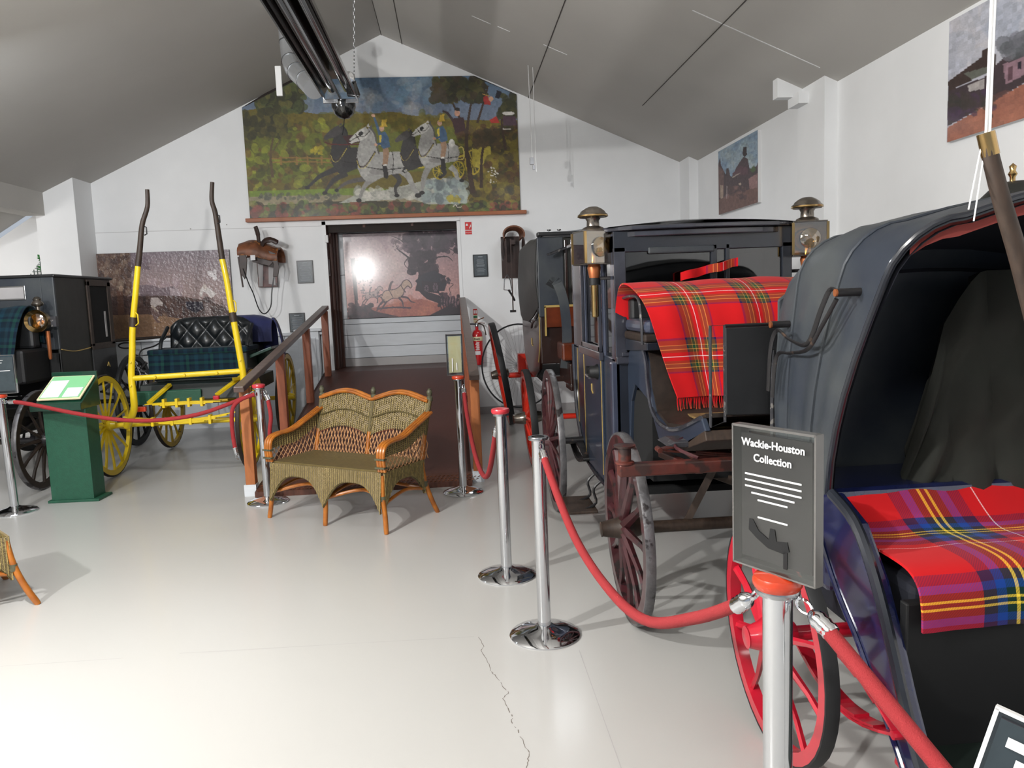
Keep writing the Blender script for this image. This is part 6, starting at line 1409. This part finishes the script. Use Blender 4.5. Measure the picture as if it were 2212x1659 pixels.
wheel(lc, (-3.835, 9.62, .552), .55, (1, 0, 0), .04, 14, 'near_black', 'tyre_black', 'black_iron')
wheel(lc, (-5.07, 9.62, .552), .55, (-1, 0, 0), .04, 14, 'near_black', 'tyre_black', 'black_iron')
# things on the wall ledge behind: pole and coiled strap
pl = root('carriage_pole', (-3.9, 9.9, 1.25), 'slender dark carriage pole with a coiled strap lying along the wall ledge', 'pole')
MB().tube([(-4.35, 10.4, 1.24), (-3.95, 10.2, 1.26), (-3.35, 10.0, 1.285)], [.022, .020, .012], n=10).build('pole', 'strip_dark', pl, smooth=True)
MB().tube([(-4.04+.09*math.cos(t_), 10.0, 1.19+.035*math.sin(t_)) for t_ in np.linspace(0, 2*PI, 15)[:-1]], .010, n=6, closed=True).build('strap_loop', 'black_iron', pl, smooth=True)
MB().tube(spline([(-3.35, 10.0, 1.28), (-3.36, 9.95, 1.17), (-3.42, 9.95, 1.11), (-3.46, 9.95, 1.04)], 5), .006, n=5).build('strap', 'black_iron', pl, smooth=True)
ir = root('hinge_irons', (-3.75, 9.7, .75), 'cluster of black iron knobs behind the dark carriage, above the yellow wheel', 'fitting')
for a, b, r0 in (((-3.95, 9.7, .93), (-3.72, 9.7, .87), .028), ((-3.88, 9.7, .80), (-3.70, 9.7, .99), .022), ((-3.84, 9.7, .97), (-3.66, 9.7, .80), .020), ((-3.76, 9.7, .84), (-3.55, 9.7, .76), .024)):
    MB().tube([a, b], r0, n=8).build('iron_arm', 'black_iron', ir, smooth=True)

# ---------------------------------------------------------------- hooded carriage at the right
hc2 = root('hooded_carriage', (1.85, 2.3, 0), 'large hooded carriage with grey leather hood, blue body and crimson wheel, nearest at the right', 'carriage')
HX0, HX1 = 1.27, 2.46
NS_ = [(3.00, .84, 2.98, 1.63, .03), (2.97, .84, 2.93, 1.70, .04), (2.90, .84, 2.78, 1.775, .05), (2.80, .85, 2.60, 1.80, .06), (2.72, .85, 2.42, 1.79, .07), (2.66, .86, 2.28, 1.79, .08), (2.58, .87, 2.12, 1.78, .085)]
NS2 = [tuple(NS_[i][q]*(1-f)+NS_[i+1][q]*f for q in range(5)) for i in range(6) for f in (0, .25, .5, .75)]+[NS_[-1]]
hs, hrows = hoodshell(hc2, HX0, HX1, NS2, 'leather_grey', 'hood', rad=.17, bulge=.02, fold=.009)
MB().prism([(HX0, .84), (HX1, .84), (HX1, 1.55), (HX1-.15, 1.66), (HX0+.15, 1.66), (HX0, 1.55)], 'y', 2.985, 3.0).build('hood_back', 'leather_grey', hc2, bev=.01)
inner = [[(x_*1.0+(.022 if x_ < 1.6 else (-.022 if x_ > 2.1 else 0)), y_, z_-(.022 if z_ > 1.6 else 0)) for x_, y_, z_ in row] for row in hrows]
MB().grid(inner).build('hood_lining', 'lining_navy', hc2, smooth=60)
MB().tube(hrows[-1], .010, n=8).build('hood_bow', 'carriage_blue_dark', hc2, smooth=True)
for k in (8, 16): MB().tube(hrows[k], .008, n=6).build('hood_bow', 'leather_grey', hc2, smooth=True)
fr_ = hrows[-1][9:22]; MB().grid([[Vector(p)+Vector((0, .035+.0*q, -.012-.045*q)) for q in range(2)] for p in fr_], .006).build('hood_valance', 'lining_red', hc2, smooth=60)
# hood irons outside: two stub bars with a curved folding joint
A1, B1 = Vector((1.285, 2.36, 1.575)), Vector((1.285, 2.86, 1.46))
for p in (A1, B1): MB().lathe([(0, -.095), (.013, -.095), (.013, -.01), (.018, 0), (0, 0)], p, 12, 'x').build('hood_stub', 'black_iron', hc2, smooth=True)
for p in (A1, B1): MB().lathe([(0, -.101), (.012, -.101), (.012, -.094), (0, -.094)], p, 12, 'x').build('stub_end', 'copper', hc2, smooth=True)
s1, s2_ = A1+Vector((-.085, 0, 0)), B1+Vector((-.085, 0, 0))
MB().tube(spline([s1, s1+Vector((0, .06, .01)), s1+Vector((0, .12, -.05)), s1+Vector((0, .22, -.17)), s2_+Vector((0, -.14, -.05)), s2_+Vector((0, -.03, -.02)), s2_+Vector((0, .03, -.09)), s2_+Vector((.01, .08, -.26))], 5), .009, n=6, flat=.6).build('hood_joint', 'black_iron', hc2, smooth=True)
MB().tube(spline([s1+Vector((0, .02, -.02)), s1+Vector((0, .12, -.11)), s1+Vector((0, .22, -.19)), s2_+Vector((.01, -.12, -.10)), s2_+Vector((.01, 0, -.12)), s2_+Vector((.01, .04, -.28))], 5), .008, n=6, flat=.6).build('hood_joint', 'black_iron', hc2, smooth=True)
MB().tube([(1.262, 3.02, 1.35), (1.262, 3.03, .90)], .009).build('hood_prop', 'iron_grey', hc2, smooth=True)
# seats and inner panels
MB().bb((HX0+.06, 2.15, .40), (HX1-.05, 2.9, .70)).build('seat_box', 'lining_navy', hc2, bev=.03)
MB().grid([[(1.62+.78*i/20, 2.62-.05*abs(math.sin(PI*i/4))*abs(math.sin(PI*j/5))+.10*j/14, .68+.95*math.sin(PI/2*min(1, .15+i/9))*j/14) for j in range(15)] for i in range(21)], .05).build('seat_back', 'seat_olive', hc2, smooth=60)
# body: curved blue side pieces running down to the step
outer = [(2.64, .86), (2.58, .72), (2.46, .58), (2.33, .47), (2.24, .38), (2.10, .24), (2.0, .12)]
innr = [(1.86, .10), (1.98, .26), (2.06, .40), (2.13, .54), (2.22, .70), (2.34, .84), (2.5, .90)]
for x_ in (HX0-.02, HX1-.02): MB().prism(outer+innr, 'x', x_, x_+.045).build('body_side', 'gloss_blue', hc2, bev=.012)
MB().tube(spline([(HX0-.022, *p) for p in innr], 4), .018, n=8).build('edge_moulding', 'carriage_blue_dark', hc2, smooth=True)
MB().tube(spline([(HX0-.022, *p) for p in outer], 4), .010, n=8).build('edge_moulding', 'gloss_blue', hc2, smooth=True)
MB().bb((HX0+.02, 1.3, .18), (HX1-.02, 2.2, .21)).build('body_floor', 'green_black', hc2, bev=.006)
MB().bb((HX0+.02, 2.12, .20), (HX1-.02, 2.16, .66)).build('heel_board', 'near_black', hc2, bev=.006)
MB().bb((HX0+.02, 2.6, .5), (HX1-.02, 2.98, .88)).build('rear_body', 'gloss_blue', hc2, bev=.03)
# running gear
wheel(hc2, (1.045, 2.49, .421), .42, (-1, 0, 0), .042, 10, 'crimson', 'tyre_black', 'crimson', camber=.03, hubl=.10, hubr=.05, fel=.042, spr=.017)
wheel(hc2, (2.62, 2.49, .421), .42, (1, 0, 0), .042, 10, 'crimson', 'tyre_black', 'crimson', hubl=.10, hubr=.05, fel=.042, spr=.017)
axle(hc2, 1.08, 2.6, 2.49, .42, 'crimson')
for x_ in (1.24, 2.40):
    m = ellspring(MB(), (x_, 2.05, .30), (x_, 2.75, .30), .20, .05); m.build('side_spring', 'crimson', hc2)
MB().tube(spline([(1.30, 2.02, .24), (1.27, 1.95, .08), (1.29, 1.86, .05), (1.42, 1.84, .05)], 5), .008, n=6).build('step_iron', 'black_iron', hc2, smooth=True)
MB().beam((1.27, 2.1, .20), (1.33, 1.55, .06), .05, .04).build('spring_iron', 'crimson', hc2, bev=.006)
# raised shaft with brass tip, its cords go up to the roof
sh = [(1.60, 1.9, .30), (1.38, 1.55, .50), (1.20, 1.38, .95), (1.07, 1.33, 1.40), (1.0, 1.31, 1.60), (.945, 1.30, 1.74), (.917, 1.30, 1.835)]
sp = spline(sh, 6); MB().tube(sp, [.022-.009*i/len(sp) for i in range(len(sp))], n=12).build('shaft', 'wood_dark', hc2, smooth=True)
MB().tube([(.925, 1.30, 1.808), (.915, 1.30, 1.846)], .0145, n=12).build('shaft_cap', 'brass', hc2, smooth=True)
cd = root('ceiling_cord', (.94, 1.3, 2.0), 'white cords hanging from the roof and tied to the upright shaft at the right', 'cord')
for a, b, r0 in (((.912, 1.295, 1.845), (.965, 1.32, 4.2), .0022), ((.918, 1.295, 1.845), (.975, 1.33, 4.2), .0030), ((.918, 1.30, 1.845), (.945, 1.31, 2.9), .0022), ((.895, 1.31, 1.72), (.912, 1.30, 1.845), .0014), ((.905, 1.31, 1.70), (.918, 1.30, 1.845), .0014)):
    MB().tube([a, b], r0, n=6).build('cord', 'cord_white', cd, smooth=True)

# seat rug of the near carriage
drape('near_tartan_rug', [(2.62, .86), (2.48, .765), (2.36, .755), (2.24, .755), (2.16, .745), (2.115, .71), (2.10, .65), (2.10, .585)], lambda v: HX0+.035+.01*v, lambda v: HX1-.10, 36, 'red and blue tartan rug spread on the seat of the hooded carriage', 'tartan_near', wob=.006, fringe=None)

# lantern on a stand behind the hood
ls = root('dark_lantern', (2.62, 3.5, 0), 'dark domed lantern top with small finial showing above the carriage hood', 'lamp')
MB().lathe([(0, 0), (.16, 0), (.16, .02), (.03, .05), (.025, 1.55), (0, 1.55)], (2.62, 3.5, 0), 20).build('stand', 'black_iron', ls, smooth=True)
MB().lathe([(0, 1.55), (.10, 1.56), (.14, 1.80), (.17, 1.92), (.15, 1.97), (.10, 2.02), (.05, 2.04), (0, 2.045)], (2.62, 3.5, 0), 24).build('dome', 'leather_green', ls, smooth=True)
MB().lathe([(0, 0), (.012, 0), (.012, .02), (.02, .035), (.012, .05), (.016, .07), (0, .085)], (2.60, 3.5, 2.04), 12).build('finial', 'brass', ls, smooth=True)
